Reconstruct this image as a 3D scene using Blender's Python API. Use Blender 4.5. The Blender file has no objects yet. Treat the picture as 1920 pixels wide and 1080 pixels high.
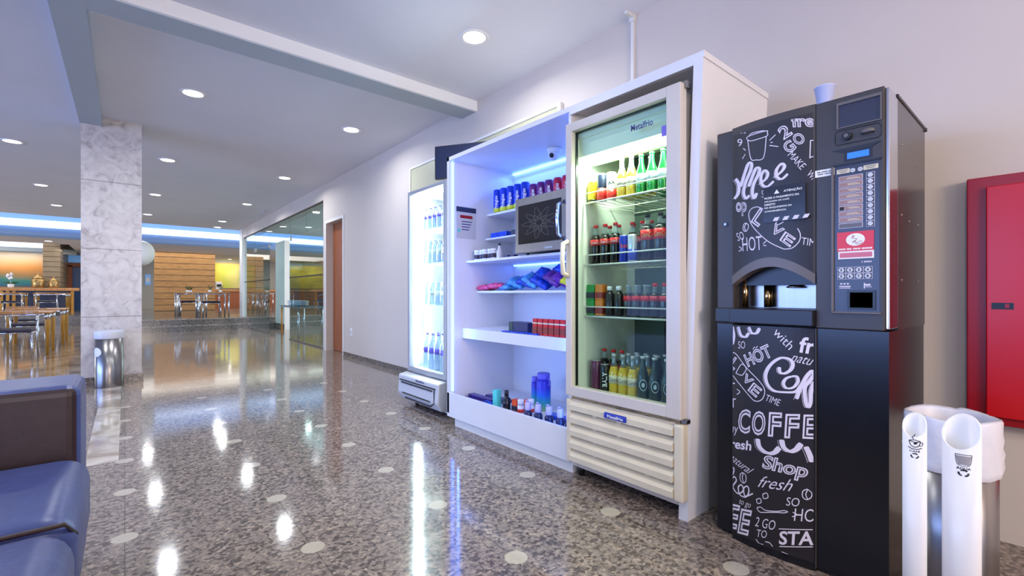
import bpy, bmesh, math, random
from mathutils import Vector, Matrix
random.seed(7)
SC = bpy.context.scene
COL = SC.collection
# ---------------- camera ----------------
TH = math.radians(40.007)
cam_d = bpy.data.cameras.new('camera'); cam = bpy.data.objects.new('camera', cam_d); COL.objects.link(cam)
cam.location = (0, 0, 1.05); cam.rotation_euler = (math.radians(90), 0, -TH)
cam_d.sensor_width = 36.0; cam_d.lens = 865.0/1920*36; cam_d.shift_y = 10.5/1920; cam_d.clip_start = .02; cam_d.clip_end = 200
SC.camera = cam
# ---------------- world, exposure ----------------
W = bpy.data.worlds.new('world'); SC.world = W; W.use_nodes = True
W.node_tree.nodes['Background'].inputs[0].default_value = (.62, .74, 1, 1)
W.node_tree.nodes['Background'].inputs[1].default_value = .55
SC.view_settings.view_transform = 'Standard'; SC.view_settings.look = 'None'
SC.view_settings.gamma = 1.0; SC.view_settings.use_curve_mapping = False
SC.view_settings.exposure = 0.35
# ---------------- large unseen fill lights added around the rooms ----------------
def area(name, loc, rot, sx, sy, power, color, spread=180, shape='RECTANGLE'):
    l = bpy.data.lights.new(name, 'AREA'); l.shape = shape; l.size = sx
    if shape == 'RECTANGLE': l.size_y = sy
    l.energy = power; l.color = color; l.spread = math.radians(spread)
    o = bpy.data.objects.new(name, l); COL.objects.link(o); o.location = loc; o.rotation_euler = [math.radians(a) for a in rot]
    return o
area('rear_fill', (-2.5, -5.4, 1.55), (90, 0, 0), 7.5, 2.5, 170, (.78, .78, 1))  # added fill from behind the camera, with no glazing in the wall
area('blue_side_fill', (-9.2, 5.0, 1.6), (90, 0, -90), 9, 2.6, 620, (.27, .44, 1))  # added blue fill that tints the ceiling and walls
area('warm_fill', (.6, -3.6, 2.0), (70, 0, -35), 1.2, .8, 75, (1, .76, .52))  # added warm fill for the lower right wall and floor
area('hall_fill', (-8.7, 19.0, 1.7), (90, 0, -90), 7, 2.4, 260, (.8, .88, 1))  # added fill for the dining hall, no window there
area('side_room_fill', (9.7, 15.0, 1.6), (90, 0, 90), 10, 2.4, 300, (.85, .93, 1))  # added fill for the room behind the glass, no window there
LIGHT_XY = [(2.12,2.99),(.50,2.99),(-1.17,2.99),(2.15,5.66),(.53,5.66),(-1.17,5.66),(2.15,8.77),(.50,8.74),(-1.15,8.99),
            (2.13,11.9),(.48,11.95),(-1.2,12.27),(2.1,15.15),(.45,15.06),(-1.2,14.86),(2.17,16.6),(.5,-.2),(-1.17,-.2)]
CEIL = 3.08
# ---------------- materials ----------------
def newmat(name):
    m = bpy.data.materials.new(name); m.use_nodes = True
    nt = m.node_tree; b = nt.nodes['Principled BSDF']
    return m, nt, b
def lin(c):
    def f(v): v = v/255.0; return v/12.92 if v <= .04045 else ((v+.055)/1.055)**2.4
    return (f(c[0]), f(c[1]), f(c[2]), 1)
def mat(name, rgb, rough=.5, metal=0, var=0, scale=20, bump=0, emit=0, coat=0, alpha=1, spec=.5, stretch=None):
    m, nt, b = newmat(name); c = lin(rgb)
    b.inputs['Base Color'].default_value = c; b.inputs['Roughness'].default_value = rough
    b.inputs['Metallic'].default_value = metal; b.inputs['Coat Weight'].default_value = coat
    b.inputs['Specular IOR Level'].default_value = spec
    b.inputs['Alpha'].default_value = alpha
    if emit:
        b.inputs['Emission Color'].default_value = c; b.inputs['Emission Strength'].default_value = emit
    if var or bump:
        tc = nt.nodes.new('ShaderNodeTexCoord'); n = nt.nodes.new('ShaderNodeTexNoise'); n.inputs['Scale'].default_value = scale
        n.inputs['Detail'].default_value = 4
        src = tc.outputs['Object']
        if stretch:
            mp = nt.nodes.new('ShaderNodeMapping'); mp.inputs['Scale'].default_value = stretch
            nt.links.new(src, mp.inputs[0]); src = mp.outputs[0]
        nt.links.new(src, n.inputs['Vector'])
        if var:
            r = nt.nodes.new('ShaderNodeValToRGB')
            r.color_ramp.elements[0].position = .3; r.color_ramp.elements[1].position = .7
            r.color_ramp.elements[0].color = tuple(x*(1-var) for x in c[:3])+(1,)
            r.color_ramp.elements[1].color = tuple(min(1, x*(1+var)) for x in c[:3])+(1,)
            nt.links.new(n.outputs[0], r.inputs[0]); nt.links.new(r.outputs[0], b.inputs['Base Color'])
        if bump:
            bp = nt.nodes.new('ShaderNodeBump'); bp.inputs['Strength'].default_value = bump; bp.inputs['Distance'].default_value = .01
            nt.links.new(n.outputs[0], bp.inputs['Height']); nt.links.new(bp.outputs[0], b.inputs['Normal'])
    return m
def glassmat(name, tint, refl=.12, rough=.02, opac=0.0, ocol=(200,200,200)):
    """clear sheet: transparent with a fresnel reflection and an optional body colour"""
    m = bpy.data.materials.new(name); m.use_nodes = True; nt = m.node_tree
    for n in list(nt.nodes): nt.nodes.remove(n)
    o = nt.nodes.new('ShaderNodeOutputMaterial'); t = nt.nodes.new('ShaderNodeBsdfTransparent'); g = nt.nodes.new('ShaderNodeBsdfGlossy')
    t.inputs[0].default_value = lin(tint); g.inputs['Roughness'].default_value = rough
    g.inputs[0].default_value = (1,1,1,1)
    f = nt.nodes.new('ShaderNodeFresnel'); f.inputs[0].default_value = 1.45
    last = t
    if opac:
        d = nt.nodes.new('ShaderNodeBsdfDiffuse'); d.inputs[0].default_value = lin(ocol)
        mx = nt.nodes.new('ShaderNodeMixShader'); mx.inputs[0].default_value = opac
        nt.links.new(t.outputs[0], mx.inputs[1]); nt.links.new(d.outputs[0], mx.inputs[2]); last = mx
    mm = nt.nodes.new('ShaderNodeMath'); mm.operation = 'MULTIPLY'; mm.inputs[1].default_value = refl/.12
    nt.links.new(f.outputs[0], mm.inputs[0]); mm.use_clamp = True
    ge = nt.nodes.new('ShaderNodeNewGeometry'); iv = nt.nodes.new('ShaderNodeMath'); iv.operation = 'SUBTRACT'; iv.inputs[0].default_value = 1
    nt.links.new(ge.outputs['Backfacing'], iv.inputs[1]); m3 = nt.nodes.new('ShaderNodeMath'); m3.operation = 'MULTIPLY'
    nt.links.new(mm.outputs[0], m3.inputs[0]); nt.links.new(iv.outputs[0], m3.inputs[1]); mm = m3
    mx2 = nt.nodes.new('ShaderNodeMixShader'); nt.links.new(mm.outputs[0], mx2.inputs[0])
    nt.links.new(last.outputs[0], mx2.inputs[1]); nt.links.new(g.outputs[0], mx2.inputs[2]); nt.links.new(mx2.outputs[0], o.inputs[0])
    return m
def gradmat(name, stops, z0, z1, axis=2, rough=.4, noise=0, nscale=2):
    """paint that runs through colours along one object axis"""
    m, nt, b = newmat(name); b.inputs['Roughness'].default_value = rough
    tc = nt.nodes.new('ShaderNodeTexCoord'); s = nt.nodes.new('ShaderNodeSeparateXYZ'); nt.links.new(tc.outputs['Object'], s.inputs[0])
    mr = nt.nodes.new('ShaderNodeMapRange'); mr.inputs[1].default_value = z0; mr.inputs[2].default_value = z1
    val = s.outputs[axis]
    if noise:
        n = nt.nodes.new('ShaderNodeTexNoise'); n.inputs['Scale'].default_value = nscale; nt.links.new(tc.outputs['Object'], n.inputs['Vector'])
        a = nt.nodes.new('ShaderNodeMath'); a.operation = 'MULTIPLY_ADD'; a.inputs[1].default_value = noise
        nt.links.new(n.outputs[0], a.inputs[0]); nt.links.new(val, a.inputs[2]); val = a.outputs[0]
    nt.links.new(val, mr.inputs[0])
    r = nt.nodes.new('ShaderNodeValToRGB'); cr = r.color_ramp
    while len(cr.elements) < len(stops): cr.elements.new(.5)
    for e, (p, c) in zip(cr.elements, stops): e.position = p; e.color = lin(c)
    nt.links.new(mr.outputs[0], r.inputs[0]); nt.links.new(r.outputs[0], b.inputs['Base Color'])
    return m
def granite(name, base, dark, light, rough, tiles=False):
    m, nt, b = newmat(name); L = nt.links.new; N = nt.nodes.new
    tc = N('ShaderNodeTexCoord'); P = tc.outputs['Object']
    v = N('ShaderNodeTexVoronoi'); v.inputs['Scale'].default_value = 70
    n0 = N('ShaderNodeTexNoise'); n0.inputs['Scale'].default_value = 40; n0.inputs['Detail'].default_value = 3
    mixv = N('ShaderNodeMixRGB'); mixv.inputs[0].default_value = .035; L(P, mixv.inputs[1]); L(P, n0.inputs['Vector']); L(n0.outputs['Color'], mixv.inputs[2]); L(mixv.outputs[0], v.inputs['Vector'])
    sp = N('ShaderNodeSeparateColor'); L(v.outputs['Color'], sp.inputs[0])
    r = N('ShaderNodeValToRGB'); cr = r.color_ramp; cr.interpolation = 'LINEAR'
    for _ in range(3): cr.elements.new(.5)
    for e, (p, c) in zip(cr.elements, [(0, dark), (.2, dark), (.42, base), (.75, base), (1, light)]): e.position = p; e.color = lin(c)
    L(sp.outputs[0], r.inputs[0])
    n = N('ShaderNodeTexNoise'); n.inputs['Scale'].default_value = 55; n.inputs['Detail'].default_value = 5; L(P, n.inputs['Vector'])
    r2 = N('ShaderNodeValToRGB'); r2.color_ramp.elements[0].position = .36; r2.color_ramp.elements[1].position = .58
    r2.color_ramp.elements[0].color = (.42,.41,.42,1); r2.color_ramp.elements[1].color = (1,1,1,1); L(n.outputs[0], r2.inputs[0])
    mu = N('ShaderNodeMixRGB'); mu.blend_type = 'MULTIPLY'; mu.inputs[0].default_value = .75; L(r.outputs[0], mu.inputs[1]); L(r2.outputs[0], mu.inputs[2])
    col = mu.outputs[0]
    if tiles:
        s = N('ShaderNodeSeparateXYZ'); L(P, s.inputs[0])
        def M(op, a, b_=None, c=None):
            q = N('ShaderNodeMath'); q.operation = op
            for i, t in enumerate([a, b_, c]):
                if t is None: continue
                if isinstance(t, (int, float)): q.inputs[i].default_value = t
                else: L(t, q.inputs[i])
            return q.outputs[0]
        X = s.outputs[0]; Y = s.outputs[1]
        def cell(v, off):   # signed distance to the nearest .596 grid line
            q = M('DIVIDE', M('SUBTRACT', v, off), .5965); q = M('FRACT', M('ADD', q, 100.5)); return M('MULTIPLY', M('SUBTRACT', q, .5), .5965)
        cx = cell(X, 0.0); cy = cell(Y, .8)
        line = M('MAXIMUM', M('LESS_THAN', M('ABSOLUTE', cx), .0018), M('LESS_THAN', M('ABSOLUTE', cy), .0018))
        rr = M('SQRT', M('ADD', M('MULTIPLY', cx, cx), M('MULTIPLY', cy, cy)))
        disc = M('MULTIPLY', M('LESS_THAN', rr, .046), M('GREATER_THAN', X, -.05))
        disc = M('MULTIPLY', disc, M('LESS_THAN', X, 2.1)); disc = M('MULTIPLY', disc, M('LESS_THAN', Y, 6.0))
        # cream marble strip, cream marble dining floor
        strip = M('MULTIPLY', M('MULTIPLY', M('GREATER_THAN', X, -.19), M('LESS_THAN', X, -.03)), M('MULTIPLY', M('GREATER_THAN', Y, 3.81), M('LESS_THAN', Y, 7.2)))
        dine = M('MULTIPLY', M('LESS_THAN', X, -.42), M('GREATER_THAN', Y, 7.3))
        nm = N('ShaderNodeTexNoise'); nm.inputs['Scale'].default_value = 2.5; nm.inputs['Detail'].default_value = 8; nm.inputs['Distortion'].default_value = 1.5; L(P, nm.inputs['Vector'])
        rm = N('ShaderNodeValToRGB'); rm.color_ramp.elements[0].color = lin((150,132,112)); rm.color_ramp.elements[1].color = lin((216,206,190)); rm.color_ramp.elements[0].position = .35; rm.color_ramp.elements[1].position = .62; L(nm.outputs[0], rm.inputs[0])
        rd = N('ShaderNodeValToRGB'); rd.color_ramp.elements[0].color = lin((118,98,78)); rd.color_ramp.elements[1].color = lin((176,150,122)); rd.color_ramp.elements[0].position = .35; rd.color_ramp.elements[1].position = .62; L(nm.outputs[0], rd.inputs[0])
        def mix(f, a, b_):
            q = N('ShaderNodeMixRGB'); L(f, q.inputs[0])
            L(a, q.inputs[1]); 
            if isinstance(b_, tuple): q.inputs[2].default_value = b_
            else: L(b_, q.inputs[2])
            return q.outputs[0]
        col = mix(M('MULTIPLY', line, .7), col, lin((52,48,46)))
        col = mix(strip, col, rm.outputs[0])
        col = mix(dine, col, rd.outputs[0])
        disc = M('MULTIPLY', disc, M('SUBTRACT', 1.0, dine))
        col = mix(M('MULTIPLY', disc, .85), col, lin((192,182,164)))
    L(col, b.inputs['Base Color']); b.inputs['Roughness'].default_value = rough
    b.inputs['Specular IOR Level'].default_value = .75
    nb = N('ShaderNodeTexNoise'); nb.inputs['Scale'].default_value = 3; nb.inputs['Detail'].default_value = 3; L(P, nb.inputs['Vector'])
    mr = N('ShaderNodeMapRange'); mr.inputs[3].default_value = rough*.6; mr.inputs[4].default_value = rough*1.5; L(nb.outputs[0], mr.inputs[0]); L(mr.outputs[0], b.inputs['Roughness'])
    return m
def slatmat(name, a, gap, pitch, z0, axis=2, grain=True, dark=(60,40,22)):
    """boards with a dark joint every `pitch` metres"""
    m, nt, b = newmat(name); L = nt.links.new; N = nt.nodes.new
    tc = N('ShaderNodeTexCoord'); s = N('ShaderNodeSeparateXYZ'); L(tc.outputs['Object'], s.inputs[0])
    mp = N('ShaderNodeMapping'); mp.inputs['Scale'].default_value = (1.2,1.2,14) if axis == 2 else (14,14,1.2); L(tc.outputs['Object'], mp.inputs[0])
    n = N('ShaderNodeTexNoise'); n.inputs['Scale'].default_value = 3; n.inputs['Detail'].default_value = 5; L(mp.outputs[0], n.inputs['Vector'])
    r = N('ShaderNodeValToRGB'); c = lin(a); r.color_ramp.elements[0].color = tuple(x*.72 for x in c[:3])+(1,); r.color_ramp.elements[1].color = tuple(min(1, x*1.25) for x in c[:3])+(1,)
    r.color_ramp.elements[0].position = .3; r.color_ramp.elements[1].position = .7; L(n.outputs[0], r.inputs[0])
    col = r.outputs[0]
    if pitch:
        d = N('ShaderNodeMath'); d.operation = 'SUBTRACT'; L(s.outputs[axis], d.inputs[0]); d.inputs[1].default_value = z0
        e = N('ShaderNodeMath'); e.operation = 'DIVIDE'; L(d.outputs[0], e.inputs[0]); e.inputs[1].default_value = pitch
        f = N('ShaderNodeMath'); f.operation = 'FRACT'; L(e.outputs[0], f.inputs[0])
        g = N('ShaderNodeMath'); g.operation = 'LESS_THAN'; L(f.outputs[0], g.inputs[0]); g.inputs[1].default_value = gap/pitch
        mx = N('ShaderNodeMixRGB'); L(g.outputs[0], mx.inputs[0]); L(col, mx.inputs[1]); mx.inputs[2].default_value = lin(dark); col = mx.outputs[0]
    L(col, b.inputs['Base Color']); b.inputs['Roughness'].default_value = .4
    return m
M = {}
M['floor'] = granite('granite_floor', (146,132,122), (96,86,80), (178,160,142), .085, tiles=True)
M['granite'] = granite('granite_stone', (100,92,86), (40,37,36), (150,135,120), .2)
M['stepstone'] = granite('granite_step', (128,120,110), (80,76,70), (160,150,136), .15)
M['ceiling'] = mat('ceiling_paint', (226,226,232), .8, var=.02, scale=1.5)
M['beam'] = mat('beam_paint', (250,250,246), .6)
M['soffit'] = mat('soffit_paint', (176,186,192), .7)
M['wall'] = mat('wall_paint', (206,195,184), .6, var=.03, scale=1.2)
M['whitepaint'] = mat('white_paint', (226,224,218), .5, var=.02, scale=3)
M['laminate'] = mat('white_laminate', (226,226,228), .35, var=.015, scale=4)
M['marble'] = None
M['cream'] = mat('aged_cream_plastic', (224,214,188), .4, var=.05, scale=6)
M['fridgeframe'] = mat('cream_enamel', (206,198,188), .3, var=.03, scale=5)
M['fridgein'] = mat('cooler_liner', (232,236,230), .4)
M['fridgeback'] = mat('cooler_back_panel', (62,80,70), .35, var=.2, scale=2)
M['silver'] = mat('silver_frame', (168,172,180), .3, metal=.3)
M['greypl'] = mat('pale_grey_plastic', (196,198,202), .4)
M['chrome'] = mat('chrome', (215,218,225), .12, metal=1)
M['steel'] = mat('brushed_steel', (150,146,144), .28, metal=1, var=.06, scale=60, stretch=(1,1,.03))
M['brass'] = mat('brass_tube', (205,165,110), .15, metal=1)
M['black'] = mat('black_plastic', (20,20,24), .35)
M['charcoal'] = mat('charcoal_plastic', (58,53,51), .42, var=.06, scale=200)
M['charcoal2'] = mat('light_charcoal_edge', (98,92,90), .4)
M['vendside'] = mat('vending_side_panel', (72,66,64), .22, metal=.65, var=.04, scale=5)
M['vendbase'] = mat('vending_base_panel', (17,17,21), .25, var=.1, scale=5)
M['decal'] = mat('blackboard_film', (34,30,33), .42, var=.08, scale=6)
M['chalk'] = mat('chalk_print', (222,214,226), .7)
M['white'] = mat('white_plastic', (236,236,236), .4)
M['pvc'] = mat('white_pvc', (232,231,230), .3)
M['offwhite'] = mat('paper_white', (240,238,232), .6)
M['navytext'] = mat('navy_print', (36,44,112), .5)
M['blackprint'] = mat('black_print', (24,22,24), .6)
M['redpaint'] = mat('red_enamel', (196,4,20), .3, var=.04, scale=3)
M['reddark'] = mat('red_enamel_frame', (150,2,18), .35)
M['red'] = mat('red_plastic', (214,26,34), .35)
M['lcd'] = mat('blue_display', (40,110,215), .4, emit=.5)
M['navy'] = mat('navy_panel', (40,48,78), .35)
M['screenoff'] = mat('dark_blue_screen', (38,46,74), .2)
M['darkscreen'] = mat('dark_recessed_panel', (48,50,66), .3)
M['leather'] = mat('blue_leather', (60,72,124), .36, var=.08, scale=30, bump=.15)
M['leatherdark'] = mat('dark_and_shaded_leather', (46,28,31), .45, var=.1, scale=20, bump=.1)
M['seatblack'] = mat('dark_seat_upholstery', (44,40,56), .5)
M['orangewood'] = slatmat('warm_wood', (190,136,84), 0, 0, 0, axis=0)
M['legwood'] = slatmat('golden_wood', (186,134,52), 0, 0, 0, axis=0)
M['slatwood'] = slatmat('slatted_wood', (184,138,84), .022, .245, .33)
M['slatstone'] = slatmat('slatted_taupe_wood', (140,124,98), .02, .19, .33)
M['doorwood'] = slatmat('brown_door_wood', (150,82,44), 0, 0, 0, axis=0)
M['bluepanel'] = mat('blue_glazing', (46,84,140), .25)
M['bluewin'] = mat('blue_window', (100,150,205), .2, emit=.35)
M['counterblue'] = mat('dark_blue_panel', (34,42,68), .3)
M['led'] = mat('led_strip', (84,128,255), .5, emit=7)
M['ledwhite'] = mat('cool_led', (235,240,255), .5, emit=16)
M['tube'] = mat('cooler_lamp', (240,255,225), .5, emit=7)
M['cove'] = mat('cove_light', (214,230,255), .5, emit=1.5)
M['lampdisc'] = mat('downlight_lens', (255,250,240), .5, emit=7)
M['plate'] = mat('white_china', (222,226,232), .25)
M['leaf'] = mat('green_leaf', (44,84,40), .5)
M['petal'] = mat('white_petal', (225,225,235), .6)
M['urn'] = mat('antique_gold', (170,140,92), .3, metal=.7)
M['glassdoor'] = glassmat('cooler_door_glass', (240,250,243), .03)
M['glasswall'] = glassmat('clear_glass_wall', (208,228,226), .16)
M['bag'] = mat('translucent_bin_liner', (226,226,234), .35, bump=.5, scale=18, alpha=.86)
M['glossfilm'] = glassmat('glossy_film', (150,145,150), .25, rough=.12)
M['olive'] = mat('pale_olive_board', (196,192,160), .4)
M['cupplastic'] = mat('translucent_cup', (196,204,238), .3, alpha=.9)
# packaging
def pk(n, c, r=.35, **k): M[n] = mat(n, c, r, **k)
pk('cola', (20,13,13), .22, coat=.1); pk('redcap', (220,40,38)); pk('redlabel', (205,22,34)); pk('blackcap', (24,24,28)); pk('greenglass', (24,128,48), .1, coat=.6)
pk('darkgreenglass', (10,44,30), .25, coat=.1); pk('goldbeer', (214,176,50), .1, coat=.6); pk('palebeerneck', (214,216,196), .12); pk('silvercap', (206,206,208), .3, metal=.5)
pk('beerlabel', (212,200,168)); pk('silverlabel', (190,200,210), .3); pk('yellowcan', (232,214,40), .3); pk('navycan', (32,40,66), .3); pk('redcan', (226,52,40), .3); pk('whitecan', (232,232,224), .35)
pk('purplecan', (104,44,82), .3); pk('blackcan', (22,22,28), .3); pk('energyblue', (30,50,170), .25); pk('energysilver', (196,200,212), .25, metal=.4)
pk('greenbox', (36,150,74)); pk('orangebox', (222,128,40)); pk('brownred', (140,46,38)); M['water'] = glassmat('clear_plastic', (225,235,250), .2, .05, .38, (215,228,255)); M['neck'] = glassmat('clear_neck', (225,235,235), .3, .05, .15, (200,210,210)); pk('violetlabel', (118,96,206)); pk('violetcap', (120,104,190))
pk('chipblue', (24,62,190), .3); pk('chipyellow', (210,214,40), .3); pk('chippurple', (112,36,118), .3); pk('chipred', (200,34,70), .3); pk('lid', (214,222,240), .35)
pk('brownlabel', (150,116,104)); pk('greyprint', (150,146,148)); pk('jar', (216,216,226), .3); pk('jarlabel', (60,50,66)); pk('snackblue', (26,72,200), .3, var=.5, scale=28); pk('snackpink', (220,70,120), .3, var=.5, scale=28); pk('snackcyan', (70,150,220), .3, var=.5, scale=28)
pk('snackyellow', (214,214,40), .3, var=.3, scale=28); pk('snackpurple', (104,40,150), .3, var=.5, scale=28); pk('darkbluebox', (22,34,92)); pk('darkgreenbox', (24,62,60)); pk('cyan', (90,214,206)); pk('lotionblack', (22,24,36), .25)
pk('orangepack', (236,84,40), .3, var=.3, scale=30); pk('pumpclear', (196,186,232), .2); pk('pumpnavy', (30,40,82), .25); pk('deodorant', (236,232,240), .3); pk('sachet', (60,40,120), .3, var=.5, scale=40); pk('tumblercap', (112,104,226), .4)
M['tumbler'] = gradmat('gradient_tumbler', [(0,(150,200,110)),(.28,(60,180,190)),(.55,(40,110,220)),(.8,(50,50,200))], 0, .20)
M['paintingorange'] = gradmat('orange_blue_painting', [(0,(40,110,150)),(.18,(60,140,130)),(.34,(170,130,80)),(.5,(212,146,74)),(.7,(212,176,136)),(.88,(196,184,176)),(1,(180,150,100))], 0.25, 1.75, noise=.5, nscale=.8)
M['paintingyellow'] = gradmat('yellow_green_painting', [(0,(206,176,52)),(.35,(176,180,70)),(.6,(204,190,120)),(.8,(130,168,66)),(1,(208,160,40))], -.6, 1.6, axis=0, noise=1.2, nscale=1.3)
def marble_mat():
    m, nt, b = newmat('pale_marble'); L = nt.links.new; N = nt.nodes.new
    tc = N('ShaderNodeTexCoord'); s = N('ShaderNodeSeparateXYZ'); L(tc.outputs['Object'], s.inputs[0])
    n = N('ShaderNodeTexNoise'); n.inputs['Scale'].default_value = 7; n.inputs['Detail'].default_value = 9; n.inputs['Distortion'].default_value = 1.8; L(tc.outputs['Object'], n.inputs['Vector'])
    r = N('ShaderNodeValToRGB'); cr = r.color_ramp; cr.elements.new(.5)
    for e, (p, c) in zip(cr.elements, [(.30,(172,164,162)),(.42,(200,193,190)),(.62,(216,210,206))]): e.position = p; e.color = lin(c)
    L(n.outputs[0], r.inputs[0])
    d = N('ShaderNodeMath'); d.operation = 'DIVIDE'; L(s.outputs[2], d.inputs[0]); d.inputs[1].default_value = .78
    f = N('ShaderNodeMath'); f.operation = 'FRACT'; L(d.outputs[0], f.inputs[0])
    g = N('ShaderNodeMath'); g.operation = 'LESS_THAN'; L(f.outputs[0], g.inputs[0]); g.inputs[1].default_value = .008
    mx = N('ShaderNodeMixRGB'); L(g.outputs[0], mx.inputs[0]); L(r.outputs[0], mx.inputs[1]); mx.inputs[2].default_value = lin((120,112,110))
    L(mx.outputs[0], b.inputs['Base Color']); b.inputs['Roughness'].default_value = .3
    return m
M['marble'] = marble_mat()
# ---------------- mesh helpers ----------------
class MB:
    def __init__(s): s.b = bmesh.new()
    def box(s, x0, x1, y0, y1, z0, z1, bev=0, seg=2):
        g = bmesh.ops.create_cube(s.b, size=1); vs = g['verts']
        for v in vs: v.co = Vector(((x0+x1)/2+v.co.x*(x1-x0), (y0+y1)/2+v.co.y*(y1-y0), (z0+z1)/2+v.co.z*(z1-z0)))
        if bev:
            es = list({e for v in vs for e in v.link_edges})
            bmesh.ops.bevel(s.b, geom=es, offset=bev, segments=seg, affect='EDGES', profile=.5, clamp_overlap=True)
        return s
    def lathe(s, prof, cx=0, cy=0, z=0, seg=20, cap=True, smooth=True):
        rings = []
        for r, h in prof:
            rings.append([s.b.verts.new((cx+r*math.cos(2*math.pi*i/seg), cy+r*math.sin(2*math.pi*i/seg), z+h)) for i in range(seg)])
        for a, c in zip(rings, rings[1:]):
            for i in range(seg):
                f = s.b.faces.new((a[i], a[(i+1) % seg], c[(i+1) % seg], c[i])); f.smooth = smooth
        if cap:
            s.b.faces.new(list(reversed(rings[0]))); s.b.faces.new(rings[-1])
        return s
    def tube(s, pts, r, seg=8, closed=False):
        pts = [Vector(p) for p in pts]; rings = []; n = len(pts)
        up = None
        for i, p in enumerate(pts):
            if closed: t = pts[(i+1) % n]-pts[i-1]
            else: t = pts[min(i+1, n-1)]-pts[max(i-1, 0)]
            t.normalize()
            if up is None: up = Vector((0,0,1)) if abs(t.z) < .9 else Vector((1,0,0))
            a = t.cross(up)
            if a.length < 1e-4: a = t.cross(Vector((0,1,0)))
            a.normalize(); bb = a.cross(t).normalized(); up = bb
            rr = r[i] if isinstance(r, (list, tuple)) else r
            rings.append([s.b.verts.new(p+(a*math.cos(2*math.pi*k/seg)+bb*math.sin(2*math.pi*k/seg))*rr) for k in range(seg)])
        m = n if closed else n-1
        for i in range(m):
            a, c = rings[i], rings[(i+1) % n]
            for k in range(seg):
                f = s.b.faces.new((a[k], a[(k+1) % seg], c[(k+1) % seg], c[k])); f.smooth = True
        if not closed:
            s.b.faces.new(rings[0][::-1]); s.b.faces.new(rings[-1])
        return s
    def cyl(s, p0, p1, r, seg=14): return s.tube([p0, p1], r, seg)
    def poly(s, pts):
        s.b.faces.new([s.b.verts.new(p) for p in pts]); return s
    def prism(s, pts, d):
        """closed 3D outline pushed along vector d"""
        d = Vector(d); a = [s.b.verts.new(p) for p in pts]; c = [s.b.verts.new(Vector(p)+d) for p in pts]; n = len(pts)
        s.b.faces.new(a[::-1]); s.b.faces.new(c)
        for i in range(n): s.b.faces.new((a[i], a[(i+1) % n], c[(i+1) % n], c[i]))
        return s
    def sphere(s, c, r, sx=1, sy=1, sz=1, u=12, v=8):
        g = bmesh.ops.create_uvsphere(s.b, u_segments=u, v_segments=v, radius=r)
        for q in g['verts']: q.co = Vector((c[0]+q.co.x*sx, c[1]+q.co.y*sy, c[2]+q.co.z*sz))
        for f in {f for q in g['verts'] for f in q.link_faces}: f.smooth = True
        return s
    def build(s, name, m, parent=None, recalc=True, at=None):
        if recalc: bmesh.ops.recalc_face_normals(s.b, faces=s.b.faces)
        me = bpy.data.meshes.new(name)
        if parent is not None:
            W_ = parent_world(parent); s.b.transform(Matrix.Translation(-W_))
        elif at is not None: s.b.transform(Matrix.Translation(-Vector(at)))
        s.b.to_mesh(me); s.b.free()
        me.materials.append(M[m] if isinstance(m, str) else m)
        o = bpy.data.objects.new(name, me); COL.objects.link(o)
        if parent is not None: o.parent = parent
        elif at is not None: o.location = at
        return o
def parent_world(p):
    v = Vector((0,0,0))
    while p is not None: v += p.location; p = p.parent
    return v
def thing(name, label, cat, loc=(0,0,0), group=None):
    o = bpy.data.objects.new(name, None); COL.objects.link(o); o.location = loc; o.empty_display_size = .05
    o['label'] = label; o['category'] = cat
    if group: o['group'] = group
    return o
def tag(o, label, cat, group=None):
    o['label'] = label; o['category'] = cat
    if group: o['group'] = group
    return o
def struct(o): o['kind'] = 'structure'; return o
def copy_tree(o, parent=None):
    c = o.copy(); COL.objects.link(c); c.parent = parent
    for ch in list(o.children): copy_tree(ch, c)
    return c
def place(proto, loc, label, group=None, name=None, rotz=0):
    """first use moves the prototype, later uses copy it"""
    if not proto.get('_used'):
        proto['_used'] = 1; o = proto
    else: o = copy_tree(proto)
    o.location = (loc[0], loc[1], loc[2]+(.0006 if loc[2] > 0 and proto.get('category') != 'light' else 0)); o.rotation_euler = (0,0,rotz); o['label'] = label
    if group: o['group'] = group
    elif 'group' in o: del o['group']
    return o
PROTOS = []
def proto(name, cat):
    o = bpy.data.objects.new(name, None); COL.objects.link(o); o['category'] = cat; o.empty_display_size = .02; PROTOS.append(o); return o
ORD = ['first','second','third','fourth','fifth','sixth','seventh','eighth','ninth','tenth','eleventh','twelfth']
# text as a mesh, normalised to a unit square centred on the origin
def text_bm(body, style='f'):
    cu = bpy.data.curves.new('t', 'FONT'); cu.body = body; cu.resolution_u = 3
    if style == 'o': cu.fill_mode = 'NONE'; cu.bevel_depth = .032; cu.bevel_resolution = 0; cu.offset = .01
    elif style == 'b': cu.offset = .022
    elif style == 'f': cu.offset = -.004
    elif style == 's': cu.shear = .45; cu.offset = -.004
    o = bpy.data.objects.new('t', cu); COL.objects.link(o)
    dg = bpy.context.evaluated_depsgraph_get(); dg.update()
    me = bpy.data.meshes.new_from_object(o.evaluated_get(dg))
    b = bmesh.new(); b.from_mesh(me)
    bpy.data.objects.remove(o); bpy.data.curves.remove(cu); bpy.data.meshes.remove(me)
    xs = [v.co.x for v in b.verts]; ys = [v.co.y for v in b.verts]
    if not xs: return b
    x0, x1, y0, y1 = min(xs), max(xs), min(ys), max(ys)
    for v in b.verts: v.co = Vector(((v.co.x-(x0+x1)/2)/max(x1-x0, 1e-6), (v.co.y-(y0+y1)/2)/max(y1-y0, 1e-6), v.co.z))
    return b
def add_bm(dst, src, fn):
    vm = {v: dst.verts.new(fn(v.co)) for v in src.verts}
    for f in src.faces:
        try: dst.faces.new([vm[v] for v in f.verts])
        except ValueError: pass
    src.free()
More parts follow.
